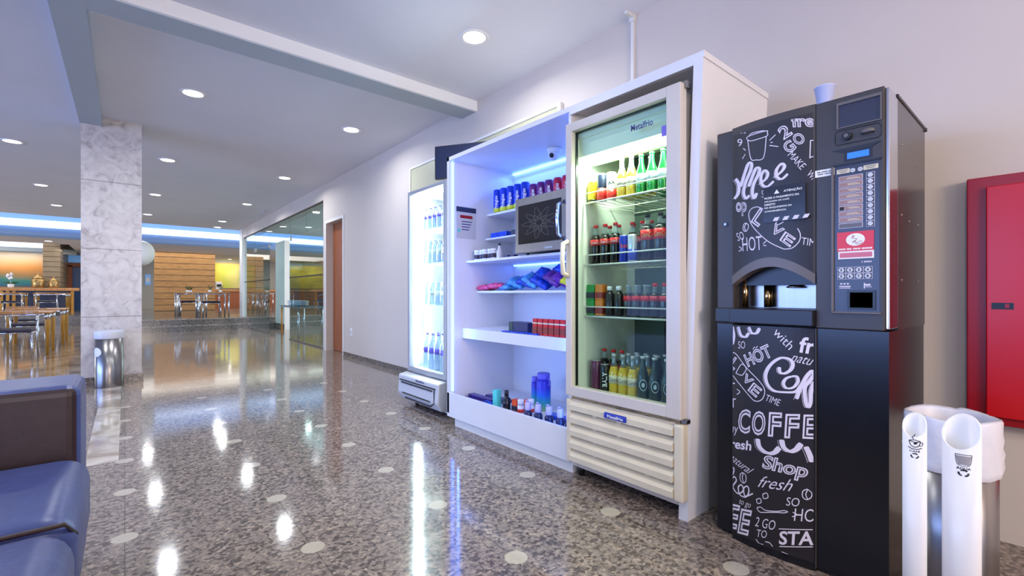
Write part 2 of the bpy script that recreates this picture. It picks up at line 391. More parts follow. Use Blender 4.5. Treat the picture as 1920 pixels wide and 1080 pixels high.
def write_text(name, body, origin, u, v, m, parent, style='b', zoff=.0006):
    """flat lettering: origin = centre, u and v = full width and height vectors"""
    b = MB(); o = Vector(origin); u = Vector(u); v = Vector(v); n = u.cross(v).normalized()
    add_bm(b.b, text_bm(body, style), lambda c: o+u*c.x+v*c.y+n*(zoff+(c.z*.02 if style == 'o' else 0)))
    return b.build(name, m, parent, recalc=False)
def ribbon(dst, pts, w, fn, closed=False, taper=False):
    """flat stroke through 2D points"""
    n = len(pts); P2 = []
    for i in range(n-1):
        p0, p1, p2, p3 = pts[max(i-1,0)], pts[i], pts[i+1], pts[min(i+2,n-1)]
        K = 6
        for k in range(K):
            t = k/K
            P2.append(tuple(.5*((2*p1[j])+(-p0[j]+p2[j])*t+(2*p0[j]-5*p1[j]+4*p2[j]-p3[j])*t*t+(-p0[j]+3*p1[j]-3*p2[j]+p3[j])*t**3) for j in (0,1)))
    P2.append(tuple(pts[-1])); L_ = []; n = len(P2)
    for i, p in enumerate(P2):
        a, c = P2[max(i-1,0)], P2[min(i+1,n-1)]; dx, dy = c[0]-a[0], c[1]-a[1]; q = math.hypot(dx, dy) or 1
        ww = w/2*(.55+.45*abs(dy)/q) if taper else w/2
        if taper and (i == 0 or i == n-1): ww *= .6
        nx, ny = -dy/q*ww, dx/q*ww
        L_.append((dst.verts.new(fn((p[0]+nx, p[1]+ny))), dst.verts.new(fn((p[0]-nx, p[1]-ny)))))
    for a, c in zip(L_, L_[1:]): dst.faces.new((a[0], a[1], c[1], c[0]))
# ================= SETTING =================
WX = 2.85
struct(MB().box(-10, 10.2, -6, 28.2, -.2, 0).build('floor', 'floor'))
# main ceiling, raised tray and far soffit
c = MB(); c.box(-10, 10.2, -6, 17.0, CEIL, CEIL+.15); c.box(-10, 10.2, 16.9, 20.1, 3.6, 3.75); c.box(-10, 10.2, 16.9, 17.0, CEIL+.15, 3.6)
c.box(-10, 10.2, 20.06, 22.3, 2.76, 2.9); c.box(-1.5, 10.2, 22.3, 28.2, 2.76, 2.9); c.box(-10, -1.5, 22.3, 28.2, 3.2, 3.3); c.box(-1.5, -1.42, 22.3, 28.2, 2.9, 3.2)
struct(c.build('ceiling', 'ceiling'))
b = MB(); b.box(-10, 10.2, 20.0, 20.06, 2.76, 3.6); b.box(-10, 10.2, 19.9, 20.0, 2.76, 2.94); b.box(-10, 10.2, 19.82, 19.9, 2.8, 2.9)
struct(b.build('trim_1', mat('cornice_blue_light', (150,178,212), .6)))  # blue light from the cove is tinted into this colour
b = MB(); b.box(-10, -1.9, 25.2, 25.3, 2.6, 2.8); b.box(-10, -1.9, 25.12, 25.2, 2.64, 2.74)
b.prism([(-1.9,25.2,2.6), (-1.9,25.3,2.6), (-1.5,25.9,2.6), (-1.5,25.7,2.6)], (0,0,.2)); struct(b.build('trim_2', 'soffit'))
tag(MB().box(-9.9, 10.1, 19.95, 20.0, 3.07, 3.28).build('cove_light', 'cove'), 'long glowing strip light in the nearer ceiling cove above the steps', 'light')
tag(MB().box(-9.9, -1.9, 25.3, 25.34, 2.8, 3.08).build('cove_light', 'cove'), 'long glowing strip light in the farther ceiling cove above the orange painting', 'light')
area('cove_and_fill_lamp', (0, 19.7, 3.35), (150, 0, 0), 16, .3, 30, (.36,.58,1))
area('cove_and_fill_lamp', (3, 23.6, 2.72), (0, 0, 0), 10, 3, 150, (1,.93,.84))  # broad warm fill added under the soffit to brighten the far area
area('cove_and_fill_lamp', (-5, 23.6, 3.1), (0, 0, 0), 6, 2, 70, (1,.93,.84))  # second added fill, for the far left dining area
area('side_room_top_fill', (5.8, 12.0, 3.0), (0, 0, 0), 4, 4, 110, (.85,.93,1))  # unseen overhead fill added to brighten the room behind the glass
# beams: transverse and longitudinal
b = MB(); b.box(-9.5, WX, 3.965, 3.995, 2.975, CEIL); struct(b.build('trim_3', 'beam'))
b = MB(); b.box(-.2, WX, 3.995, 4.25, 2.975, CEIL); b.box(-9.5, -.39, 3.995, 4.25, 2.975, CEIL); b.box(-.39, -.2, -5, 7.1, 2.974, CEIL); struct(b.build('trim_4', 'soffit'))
# right wall with door opening
w = MB(); w.box(WX, 3.1, -5.5, 7.88, 0, CEIL); w.box(WX, 3.1, 7.88, 8.72, 2.34, CEIL); w.box(WX, 3.1, 8.72, 8.9, 0, CEIL)
struct(w.build('wall_right', 'wall'))
struct(MB().box(WX-.004, WX+.08, 8.9, 17.0, 2.80, CEIL).build('trim_10', 'wall'))
struct(MB().box(WX+.08, WX+.25, 8.9, 16.6, CEIL-.28, CEIL).build('trim_5', 'wall'))
struct(MB().box(WX-.03, WX+.1, 16.55, 16.95, 0, CEIL).build('trim_6', 'whitepaint'))
struct(MB().box(WX-.014, WX, 4.2, 7.83, 0, .068).build('baseboard_right', 'granite'))
d = MB(); d.box(WX-.012, WX, 7.83, 7.88, 0, 2.39); d.box(WX-.012, WX, 8.72, 8.77, 0, 2.39); d.box(WX-.012, WX, 7.88, 8.72, 2.34, 2.39)
struct(d.build('trim_7', 'whitepaint'))
dr = struct(MB().box(WX+.12, WX+.16, 7.885, 8.715, .006, 2.335).build('door_1', 'doorwood', at=(WX+.12, 7.9, 0)))
b = MB(); b.box(WX+.112, WX+.12, 7.9, 8.0, 1.0, 1.14); b.cyl((WX+.075, 7.95, 1.07), (WX+.12, 7.95, 1.07), .01); b.cyl((WX+.075, 7.945, 1.07), (WX+.075, 8.05, 1.07), .009); b.build('door_handle', 'chrome', dr)
MB().box(WX+.114, WX+.12, 7.98, 8.1, 1.52, 1.68).build('door_sign', 'offwhite', dr)
struct(MB().box(-10, 10.2, 27.5, 27.7, 0, 3.3).build('wall_back', mat('back_wall_paint', (176,176,170), .6)))
struct(MB().box(-10, -9.8, -5.7, 27.5, 0, 3.6).build('wall_left', 'wall'))
struct(MB().box(10, 10.2, 8.9, 27.5, 0, 3.6).build('wall_far_right', 'wall'))
struct(MB().box(-10, 3.1, -5.8, -5.6, 0, 3.6).build('wall_rear', 'wall'))
struct(MB().box(3.1, 10.2, 8.7, 8.9, 0, CEIL).build('wall_side', 'wall'))
struct(MB().box(3.55, 3.7, 14.5, 15.54, 0, 2.6).build('wall_partition', 'whitepaint'))
struct(MB().box(3.53, 3.55, 14.5, 15.54, 0, .16).build('baseboard_partition', 'granite'))
# steps and dais
s = MB(); s.box(-.6, 10, 15.58, 15.9, 0, .165); s.box(-.6, 10, 15.9, 27.5, 0, .33); s.box(-9.8, -.6, 21.0, 27.5, 0, .33); s.box(-9.8,-.6,20.7,21.0,0,.165)
struct(s.build('floor_dais', 'stepstone'))
n = MB(); n.box(-.6, 10, 15.57, 15.61, .145, .168); n.box(-.6, 10, 15.885, 15.93, .31, .334); struct(n.build('trim_8', granite('granite_nosing', (176,168,158), (120,112,104), (200,192,180), .2)))
# marble pillar
struct(MB().box(-.38, .156, 7.1, 7.62, .095, CEIL).build('wall_pillar', 'marble'))
struct(MB().box(-.395, .171, 7.085, 7.635, 0, .095).build('baseboard_pillar', 'granite'))
# slatted wood wall and slatted column
struct(MB().box(.91, 2.99, 23.5, 23.75, .33, 2.76).build('wall_slatted', 'slatwood', at=(0,0,0)))
struct(MB().box(-2.32, -1.86, 24.2, 27.5, .33, 3.2).build('wall_column', 'slatstone', at=(0,0,0)))
# blue door and window at the back left
d = MB(); d.box(-1.86, -1.72, 27.1, 27.5, .33, 2.25); d.box(-.95, -.82, 27.1, 27.5, .33, 2.25); d.box(-1.86, -.82, 27.1, 27.5, 2.2, 2.35)
struct(d.build('trim_9', 'doorwood'))
struct(MB().box(-1.72, -.95, 27.35, 27.4, .33, 2.2).build('door_2', 'bluepanel'))
struct(MB().box(-1.86, -.82, 27.42, 27.49, 2.4, 2.7).build('window_1', 'bluewin'))
# downlights
ld = bpy.data.lights.new('downlight_lamp', 'AREA'); ld.shape = 'DISK'; ld.size = .15; ld.energy = 13; ld.color = (.9,.94,1); ld.spread = math.radians(165)
pl = proto('ceiling_downlight', 'light')
prof = [(.088,-.004),(.112,-.010),(.118,-.006),(.118,0),(.088,0)]
b = MB(); b.lathe(prof+[prof[0]], seg=28, cap=False); b.build('trim_ring', 'white', pl)
MB().lathe([(.0001,-.0035),(.088,-.0035),(.088,-.001),(.0001,-.001)], seg=28, cap=False).build('lens', 'lampdisc', pl)
def lightlabel(x, y):
    if y > 20: return 'recessed downlight glowing above the yellow and green painting' if x > 0 else 'recessed downlight glowing in the far soffit left of the pillar'
    if x > WX: return 'recessed ceiling downlight behind the glass wall, %s from the entrance' % ORD[[9.6,12.2,14.8].index(y)]
    col = 'beside the right wall' if x > 1.5 else ('in the middle row' if x > 0 else 'in the row left of the pillar')
    ys = sorted({b_ for a_, b_ in LIGHT_XY if (a_ > 1.5) == (x > 1.5) and (a_ > 0) == (x > 0)})
    return 'round recessed ceiling downlight %s, %s from the camera end' % (col, ORD[ys.index(y)])
for x, y in LIGHT_XY:
    o = place(pl, (x, y, CEIL), lightlabel(x, y), 'round recessed ceiling downlights')
    q = bpy.data.objects.new('downlight_lamp', ld); COL.objects.link(q); q.location = (x, y, CEIL-.02)
for x, y, z in [(4.3,9.6,CEIL),(4.3,12.2,CEIL),(4.3,14.8,CEIL),(4.0,26.6,2.76),(-1.9,21.2,2.76)]:
    o = place(pl, (x, y, z), lightlabel(x, y), 'round recessed ceiling downlights')
    q = bpy.data.objects.new('downlight_lamp', ld); COL.objects.link(q); q.location = (x, y, z-.02)
area('painting_lamp', (-3.4, 26.9, 2.7), (35, 0, 0), 1.6, .1, 9, (1,.86,.62), 140)
area('painting_lamp', (4.0, 26.9, 2.7), (35, 0, 0), 1.2, .1, 7, (1,.9,.6), 140)
area('painting_lamp', (7.8, 26.9, 2.7), (35, 0, 0), 2, .1, 9, (1,.86,.6), 140)
# conduit, outlet, detector
b = MB(); b.box(WX-.022, WX, 2.0, 2.022, 1.95, 3.03); b.box(WX-.03, WX, 1.992, 2.03, 3.03, CEIL); b.box(WX-.1, WX-.03, 1.998, 2.02, CEIL-.022, CEIL)
tag(b.build('cable_conduit', 'whitepaint'), 'thin white cable conduit running down the beige wall from the ceiling', 'conduit')
t = thing('wall_outlet', 'small white power outlet low on the wall near the brown door', 'outlet', (WX, 7.5, .4))
MB().box(WX-.008, WX, 7.46, 7.54, .36, .48, .002).build('cover_plate', 'white', t); MB().box(WX-.014, WX-.008, 7.48, 7.52, .39, .44).build('socket', 'greypl', t)
t = thing('smoke_detector', 'small round detector on the ceiling by the glass wall', 'detector', (2.62, 12.6, CEIL))
MB().lathe([(.055,0),(.05,-.03),(.03,-.045)], 2.62, 12.6, CEIL).build('housing', 'greypl', t)
# ================= GLASS WALL =================
panels = [(8.93, 11.35, 'fixed clear glass panel nearest the wall corner and brown door'), (13.25, 15.0, 'clear glass panel beside the opening, on its far side'), (15.02, 16.53, 'clear glass panel ending at the white post by the steps')]
for i, (y0, y1, lab) in enumerate(panels):
    t = thing('glass_panel', lab, 'glass panel', (WX+.04, (y0+y1)/2, 0), 'frameless glass panels')
    MB().box(WX+.035, WX+.045, y0, y1, .012, 2.30).build('pane', 'glasswall', t)
    MB().box(WX+.028, WX+.052, y0, y1, .0, .03).build('bottom_rail', 'steel', t)
    MB().box(WX+.025, WX+.055, y0+.02, y1-.02, 1.40, 1.425).build('push_bar', 'black', t)
    for yy in (y0+.05, y1-.11): MB().box(WX+.02, WX+.06, yy, yy+.06, 2.25, 2.36).build('clamp', 'chrome', t)
ys = [8.93, 10.1, 11.35, 13.25, 15.0, 16.53]
for i in range(5):
    t = thing('transom_pane', 'clear glass transom pane, %s along the glass wall from its near end' % ORD[i], 'glass panel', (WX+.04, (ys[i]+ys[i+1])/2, 2.31), 'frameless glass transoms')
    MB().box(WX+.035, WX+.045, ys[i]+.003, ys[i+1]-.003, 2.31, 2.80).build('pane', 'glasswall', t)
    MB().box(WX+.03, WX+.05, ys[i], ys[i+1], 2.785, 2.80).build('top_channel', 'black', t)
# ================= table with plates behind the glass =================
t = thing('serving_table', 'narrow glass-topped serving table carrying white plates behind the glass wall', 'table', (3.4, 12.2, 0))
MB().box(3.1, 3.75, 11.55, 13.2, .74, .76, .004).build('tabletop', 'glasswall', t)
MB().box(3.12, 3.73, 11.57, 13.18, .70, .74).build('apron', 'silver', t)
for i, (x, y) in enumerate([(3.15,11.62),(3.70,11.62),(3.15,13.13),(3.70,13.13)]):
    MB().cyl((x,y,0),(x,y,.70),.022).build('leg', 'chrome' if i != 2 else 'legwood', t)
pp = proto('plate_stack', 'plates')
b = MB()
for k in range(7): b.lathe([(.05,k*.016),(.06,k*.016+.003),(.12,k*.016+.017),(.117,k*.016+.019),(.055,k*.016+.007)], seg=22)
b.build('plates', 'plate', pp)
for i, (x, y) in enumerate([(3.3,11.75),(3.32,12.1),(3.3,12.48),(3.32,12.85)]):
    place(pp, (x,y,.76), 'stack of white plates, %s from the near end of the serving table' % ORD[i], 'plate stacks on the serving table')
# ================= chairs and dining tables =================
pc = proto('dining_chair', 'chair')
for sx in (-1, 1):
    MB().tube([(sx*.22,-.22,.44),(sx*.235,-.23,0)], .014).build('leg', 'chrome', pc)
    MB().tube([(sx*.25,.22,0),(sx*.24,.215,.45),(sx*.25,.24,.70)], .014).build('leg', 'chrome', pc)
b = MB(); b.tube([(-.22,-.2,.43),(.22,-.2,.43),(.235,.2,.43),(-.235,.2,.43)], .012, closed=True); b.tube([(-.25,.24,.70),(-.2,.29,.70),(0,.33,.70),(.2,.29,.70),(.25,.24,.70)], .012)
b.tube([(-.25,.24,.70),(-.27,.08,.68),(-.25,-.05,.62)], .012); b.tube([(.25,.24,.70),(.27,.08,.68),(.25,-.05,.62)], .012); b.build('frame', 'chrome', pc)
b = MB(); b.box(-.225, .225, -.23, .21, .44, .49, .022, 3); b.build('seat', 'seatblack', pc)
b = MB()
out = [(-.25,.25),(-.2,.30),(-.1,.335),(0,.345),(.1,.335),(.2,.30),(.25,.25),(.19,.235),(.09,.27),(0,.28),(-.09,.27),(-.19,.235)]
b.prism([(x,y,.712) for x,y in out], (0,0,.045)); b.build('back_rail', 'orangewood', pc)
def table(proto_name, w, d, h, kind):
    p = proto(proto_name, 'table')
    if kind == 'wood':
        b = MB(); b.box(-w/2, w/2, -d/2, d/2, h-.03, h, .01); b.build('tabletop', 'orangewood', p)
        MB().box(-w/2+.05, w/2-.05, -d/2+.05, d/2-.05, h-.06, h-.03).build('apron', 'chrome', p)
        for sx in (-1,1):
            for sy in (-1,1):
                x, y = sx*(w/2-.05), sy*(d/2-.05)
                l = MB().lathe([(.021,0),(.036,h-.14),(.036,h-.13)], x, y).build('leg', 'legwood', p)
                MB().lathe([(.04,h-.13),(.04,h-.03)], x, y).build('collar', 'chrome', l)
    else:
        b = MB(); b.box(-w/2, w/2, -d/2, d/2, h-.025, h, .008); b.build('tabletop', 'orangewood', p)
        b = MB(); b.tube([(-w/2+.03,-d/2+.03,h-.05),(w/2-.03,-d/2+.03,h-.05),(w/2-.03,d/2-.03,h-.05),(-w/2+.03,d/2-.03,h-.05)], .017, closed=True); b.build('frame', 'chrome', p)
        for sx in (-1,1):
            for sy in (-1,1): MB().cyl((sx*(w/2-.03),sy*(d/2-.03),0),(sx*(w/2-.03),sy*(d/2-.03),h-.03),.02).build('leg', 'chrome', p)
    return p
pt = table('dining_table', .86, .86, .74, 'wood'); pm = table('metal_leg_table', .8, .8, .76, 'metal')
WT = [((-1.40,11.6,0),'wooden table with golden tapered legs nearest on the lower floor left of the pillar'),((-1.36,13.6,0),'wooden table with golden tapered legs, second on the lower floor left of the pillar'),
      ((-1.9,22.3,.33),'wooden table with golden legs on the raised floor beside the pillar'),((-2.95,22.3,.33),'wooden table with golden legs on the raised floor under the orange painting'),
      ((6.3,17.6,.33),'stand-in for a reflected wooden table, behind the glass wall, nearest the glass'),((7.3,20.2,.33),'stand-in for a reflected wooden table, behind the glass wall, farthest back')]  # tables behind the glass stand in for reflections in it
for l, lab in WT: place(pt, l, lab, 'wooden dining tables')
MT = [((2.03,16.5,.33),'chrome-legged table nearest the steps, right of the pillar'),((1.6,17.75,.33),'chrome-legged table second from the steps, right of the pillar'),((1.75,19.0,.33),'chrome-legged table third from the steps, before the slatted wood wall'),((4.55,21.6,.33),'chrome-legged table under the yellow painting by the white post')]
for l, lab in MT: place(pm, l, lab, 'chrome-legged dining tables')
CH = [((-1.36,10.78,0),0,'chair with curved wood back rail nearest the camera left of the pillar'),((-1.42,12.78,0),.1,'chair between the two lower wooden tables left of the pillar'),
      ((-1.95,21.45,.33),math.pi,'chair on the raised floor, nearest the pillar on its left side'),((-2.75,21.5,.33),math.pi,'chair on the raised floor under the orange painting'),((-1.75,15.0,0),.2,'chair behind the second wooden table on the lower floor'),
      ((2.03,16.85,.33),0,'chair tucked into the chrome-legged table nearest the steps'),((1.6,18.3,.33),0,'chair tucked behind the second chrome-legged table right of the pillar'),
      ((4.0,21.2,.33),math.pi/2,'chair beside the white post under the yellow painting'),((4.5,22.3,.33),0,'chair behind the table under the yellow painting'),
      ((6.3,16.9,.33),math.pi,'stand-in for a reflected chair, in front of the nearer table behind glass'),((5.6,17.6,.33),-math.pi/2,'stand-in for a reflected chair, left of the nearer table behind glass'),((7.3,19.5,.33),math.pi,'stand-in for a reflected chair, at the farther table behind glass')]  # chairs behind the glass stand in for reflections in it
for l, r, lab in CH: place(pc, l, lab, 'dining chairs with curved wood rails', rotz=r)
# small plants on the tables
pf = proto('table_plant', 'plant')
MB().lathe([(.03,0),(.04,.01),(.045,.06),(.03,.065)], seg=12).build('pot', 'plate', pf)
b = MB()
for k in range(9):
    a = k*2.4; r = .05+.01*(k % 3); b.prism([(0,0,.06),(r*math.cos(a)-.012*math.sin(a), r*math.sin(a)+.012*math.cos(a), .12+.01*k),(1.5*r*math.cos(a), 1.5*r*math.sin(a), .13+.012*k),(r*math.cos(a)+.012*math.sin(a), r*math.sin(a)-.012*math.cos(a), .12+.01*k)], (0,0,.003))
b.build('leaves', 'leaf', pf)
for l, lab in [((1.5,17.6,1.09),'small green plant on the second chrome-legged table'),((1.95,16.4,1.09),'small green plant left on the chrome-legged table nearest the steps'),((2.25,16.6,1.09),'small green plant right on the chrome-legged table nearest the steps'),((1.7,18.9,1.09),'small green plant on the table before the slatted wood wall')]:
    place(pf, l, lab, 'small table plants')
t = thing('orchid', 'white orchid in a pot on the long wooden counter', 'plant', (-3.1, 24.0, 1.26))
MB().lathe([(.06,0),(.08,.02),(.09,.12),(.07,.13)], -3.1, 24.0, 1.26).build('pot', 'plate', t)
b = MB()
for k in range(7):
    a = k*.9; b.prism([(-3.1,24,1.38),(-3.1+.1*math.cos(a),24+.1*math.sin(a),1.47),(-3.1+.22*math.cos(a),24+.2*math.sin(a),1.44),(-3.1+.12*math.cos(a+.3),24+.1*math.sin(a+.3),1.41)], (0,0,.004))
b.build('leaves', 'leaf', t)
b = MB(); b.tube([(-3.1,24,1.38),(-3.12,23.98,1.6),(-3.06,23.97,1.72)], .006)
for k in range(10): b.sphere((-3.1+random.uniform(-.09,.09), 23.97+random.uniform(-.05,.05), 1.58+.02*k), .035, 1, .5, 1, 8, 6)
b.build('blossoms', 'petal', t)
t = thing('buffet_counter', 'long dark-fronted buffet counter with golden wood top below the orange painting', 'counter', (-3.6, 24.0, .33))
MB().box(-6.5, -1.32, 23.75, 24.15, 1.15, 1.26, .01).build('countertop', 'orangewood', t)
MB().box(-6.4, -1.6, 23.85, 24.1, .33, 1.15).build('front_panel', 'counterblue', t)
for x in (-3.3,-3.15,-3.0,-1.5): MB().box(x-.04, x+.04, 23.77, 23.85, .33, 1.15).build('leg', 'legwood', t)
t = thing('buffet_counter', 'wooden buffet counter below the yellow painting', 'counter', (5.9, 26.3, .33))
MB().box(3.2, 9.4, 26.0, 26.5, 1.15, 1.25, .01).build('countertop', 'orangewood', t); MB().box(3.25, 9.3, 26.05, 26.45, .33, 1.15).build('front_panel', 'doorwood', t)
for x, s_, lab in [(-2.42,1.25,'large gold lidded jar on the buffet counter, left of the smaller one'),(-2.02,.95,'small gold lidded jar on the buffet counter, right of the larger one')]:
    t = thing('lidded_jar', lab, 'jar', (x, 23.95, 1.26), 'gold lidded jars')
    MB().lathe([(.12*s_,0),(.14*s_,.03*s_),(.14*s_,.24*s_),(.12*s_,.26*s_)], x, 23.95, 1.26).build('body', 'urn', t)
    MB().lathe([(.13*s_,.26*s_),(.10*s_,.31*s_),(.03*s_,.37*s_),(.015*s_,.39*s_),(.03*s_,.42*s_),(.005,.45*s_)], x, 23.95, 1.26).build('lid', 'urn', t)
t = thing('coffee_maker', 'white and black coffee maker on the counter below the yellow painting', 'appliance', (3.45, 26.2, 1.25))
MB().box(3.35, 3.6, 26.05, 26.35, 1.25, 1.62, .02).build('body', 'white', t); MB().box(3.38, 3.57, 26.02, 26.05, 1.38, 1.5).build('panel', 'black', t)
def painting(x0, x1, z0, z1, m, lab):
    t = thing('painting', lab, 'painting', ((x0+x1)/2, 27.48, z0))
    MB().box(x0, x1, 27.46, 27.5, z0, z1).build('frame', 'orangewood', t)
    MB().box(x0+.03, x1-.03, 27.45, 27.46, z0+.03, z1-.03).build('canvas', m, t).location
painting(-6.4, -2.45, 1.33, 2.84, 'paintingorange', 'wide abstract painting of orange over blue on the back wall left of the pillar')
painting(3.35, 5.3, 1.30, 2.62, 'paintingyellow', 'yellow and green abstract painting on the back wall by the white post')
painting(6.3, 9.2, 1.30, 2.62, mat('painting_gold', (226,190,80), .5, var=.4, scale=1.4), 'golden abstract painting behind the glass, standing in for a reflected painting')  # added in place of the painting mirrored by the glass wall
t = thing('wall_sign', 'small blue sign on the pale wall right of the pillar', 'sign', (.83, 27.49, 1.6)); MB().box(.72, .93, 27.47, 27.5, 1.45, 1.95, .01).build('plate', 'bluewin', t); MB().box(.76, .89, 27.465, 27.47, 1.6, 1.8).build('symbol', 'white', t)
# paper lantern beside the pillar
t = thing('paper_lantern', 'white round paper lantern hanging behind the pillar', 'lamp', (.31, 14.2, 2.02))
MB().sphere((.31,14.2,2.02), .30, .85, .85, 1, 20, 14).build('shade', 'offwhite', t); MB().cyl((.31,14.2,2.3),(.31,14.2,CEIL),.004,6).build('cord', 'white', t)
# ================= steel bin at the pillar =================
t = thing('steel_bin', 'cylindrical brushed steel bin with white liner rim beside the marble pillar', 'bin', (-.135, 6.93, 0))
MB().lathe([(.122,0),(.125,.01),(.125,.56),(.12,.56),(.12,.05),(.0001,.05)], -.135, 6.93, seg=40, cap=False).build('body', 'steel', t)
MB().lathe([(.127,.545),(.13,.56),(.13,.62),(.124,.635),(.118,.63),(.116,.5)], -.135, 6.93, seg=40, cap=False).build('liner', 'bag', t)
b = MB(); b.lathe([(.0001,0),(.02,0),(.04,0),(.06,0)], 0, 0, 0, seg=24, cap=False); o = b.build('bin_sticker', 'offwhite', t)
for v in o.data.vertices:
    w_ = v.co + parent_world(t); a = w_.x*.9; zz = w_.y*.85
    ang = math.radians(-145)+a/.125; rr = .127+(w_.z*.2)
    v.co = Vector((rr*math.cos(ang), rr*math.sin(ang), .40+zz))
# ================= SOFA =================
t = thing('leather_sofa', 'dark blue leather sofa at the lower left corner of the picture', 'sofa', (-.5, 1.2, 0))
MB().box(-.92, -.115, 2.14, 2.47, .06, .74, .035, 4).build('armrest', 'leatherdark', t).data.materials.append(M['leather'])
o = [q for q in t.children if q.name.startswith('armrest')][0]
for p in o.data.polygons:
    if p.normal.y > -.6: p.material_index = 1  # camera-facing arm front stays brown: dim reflection put into its colour
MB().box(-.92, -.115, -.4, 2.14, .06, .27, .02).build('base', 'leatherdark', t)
MB().box(-1.05, -.85, -.4, 2.47, .06, .74, .05, 4).build('backrest', 'leather', t)
for k in range(3):
    y1 = 2.135-.62*k
    b = MB(); b.box(-.86, -.088, y1-.615, y1, .26, .505, .07, 5)
    for v in b.b.verts:
        if v.co.z > .4: v.co.z += .02*(1-((v.co.y-(y1-.31))/.31)**2)
    for f in b.b.faces: f.smooth = True
    o = b.build('seat_cushion', 'leather', t)
    b = MB(); b.tube([(-.8,y1-.6,.497),(-.11,y1-.6,.497),(-.094,y1-.55,.45)], .006); b.build('piping', 'leatherdark', o)
for x in (-.85,-.2):
    for y in (2.4,-.3): MB().box(x-.03,x+.03,y-.03,y+.03,0,.06).build('leg','black',t)
# ================= DISPLAY CABINET (open shelves + bay for the tall cooler) =================
FX = 1.98; BX = 2.68; ZT = 2.138
t = thing('display_cabinet', 'large white display cabinet with lit open shelves against the right wall', 'cabinet', (2.33, 2.1, 0)); CAB = t
MB().box(FX, BX, 3.14, 3.17, .10, ZT).build('side_panel', 'laminate', t)
b = MB(); lean = .075
b.prism([(FX,1.075+lean,0),(BX,1.075+lean,0),(BX,1.075,ZT-.03),(FX,1.075,ZT-.03)], (0,-.045,0)); b.build('side_panel', 'laminate', t)
b = MB(); b.box(FX, BX, 1.025, 3.17, ZT-.03, ZT); b.build('top_panel', 'laminate', t)
MB().box(FX, FX+.02, 1.075, 1.84, ZT-.05, ZT-.03).build('fascia', 'laminate', t)
MB().box(FX+.01, BX, 1.835, 1.855, .10, ZT-.03).build('divider', 'laminate', t)
MB().box(BX-.03, BX, 1.855, 3.14, .10, ZT-.03).build('back_panel', 'laminate', t)
MB().box(FX+.02, BX-.03, 1.855, 3.14, .17, .20).build('bottom_panel', 'laminate', t)
MB().box(FX, FX+.02, 1.84, 3.17, .07, .262, .003).build('front_lip', 'laminate', t)
MB().box(FX+.03, BX, 1.84, 3.10, 0, .10).build('plinth', 'whitepaint', t)
SH = [(2.36,1.705,.018,'shelf'),(2.34,1.50,.014,'shelf'),(2.14,1.30,.018,'shelf'),(2.25,1.055,.018,'shelf')]
for x, z, h, n in SH:
    MB().box(x, BX-.03, 1.855, 3.14, z, z+h, .002).build('shelf', 'laminate', t)
MB().box(2.10, BX-.03, 1.855, 3.14, .69, .77).build('thick_shelf', 'laminate', t)
o = MB().box(FX+.025, FX+.037, 3.128, 3.14, .27, ZT-.035).build('led_strip', 'led', t); o['label'] = 'glowing vertical light strip'
MB().box(BX-.055, BX-.035, 1.86, 3.12, ZT-.045, ZT-.032).build('led_strip', 'led', t)
MB().box(BX-.06, BX-.045, 1.86, 3.1, 1.288, 1.299).build('led_strip', 'led', t)
MB().box(FX+.04, FX+.05, 1.856, 1.866, .27, ZT-.035).build('led_strip', 'led', t)
area('cabinet_led_light', (FX+.06, 3.1, 1.2), (90, 0, -150), .03, 1.7, 2.6, (.10,.26,1), 170)
area('cabinet_led_light', (BX-.08, 2.5, ZT-.06), (0, 15, 0), .04, 1.2, 2.6, (.10,.26,1), 170)
area('cabinet_led_light', (FX+.06, 1.88, 1.0), (90, 0, -30), .03, 1.6, 2.6, (.10,.26,1), 170)
# notice on the inner left side
t = thing('cabinet_notice', 'transparent notice sheet with a navy header on the inner left side of the cabinet', 'sign', (2.14, 3.138, 1.63))
MB().box(2.05, 2.24, 3.1375, 3.1385, 1.50, 1.76).build('sheet', 'greypl', t)
MB().box(2.048, 2.242, 3.136, 3.1375, 1.715, 1.755).build('header', 'navy', t)
MB().box(2.085, 2.205, 3.136, 3.1375, 1.665, 1.69).build('stripe', 'reddark', t)
b = MB()
for k in range(4): b.box(2.10, 2.20-.01*k, 3.1365, 3.1375, 1.635-.022*k, 1.642-.022*k)
b.build('lines', 'navytext', t); MB().box(2.06, 2.085, 3.136, 3.1375, 1.55, 1.575).build('square', 'cyan', t)
# dome camera
t = thing('dome_camera', 'white dome security camera on the cabinet ceiling', 'camera', (2.40, 2.38, ZT-.03))
MB().lathe([(.055,0),(.058,-.012),(.05,-.03),(.045,-.035)], 2.40, 2.38, ZT-.03, 24).build('base', 'white', t)
MB().sphere((2.395,2.38,ZT-.075), .042).build('dome', 'white', t); MB().sphere((2.363,2.37,ZT-.088), .018).build('lens', 'black', t)
MB().box(BX-.034, BX-.031, 1.99, 2.0, .42, .55).build('cable_tail', 'black', CAB)
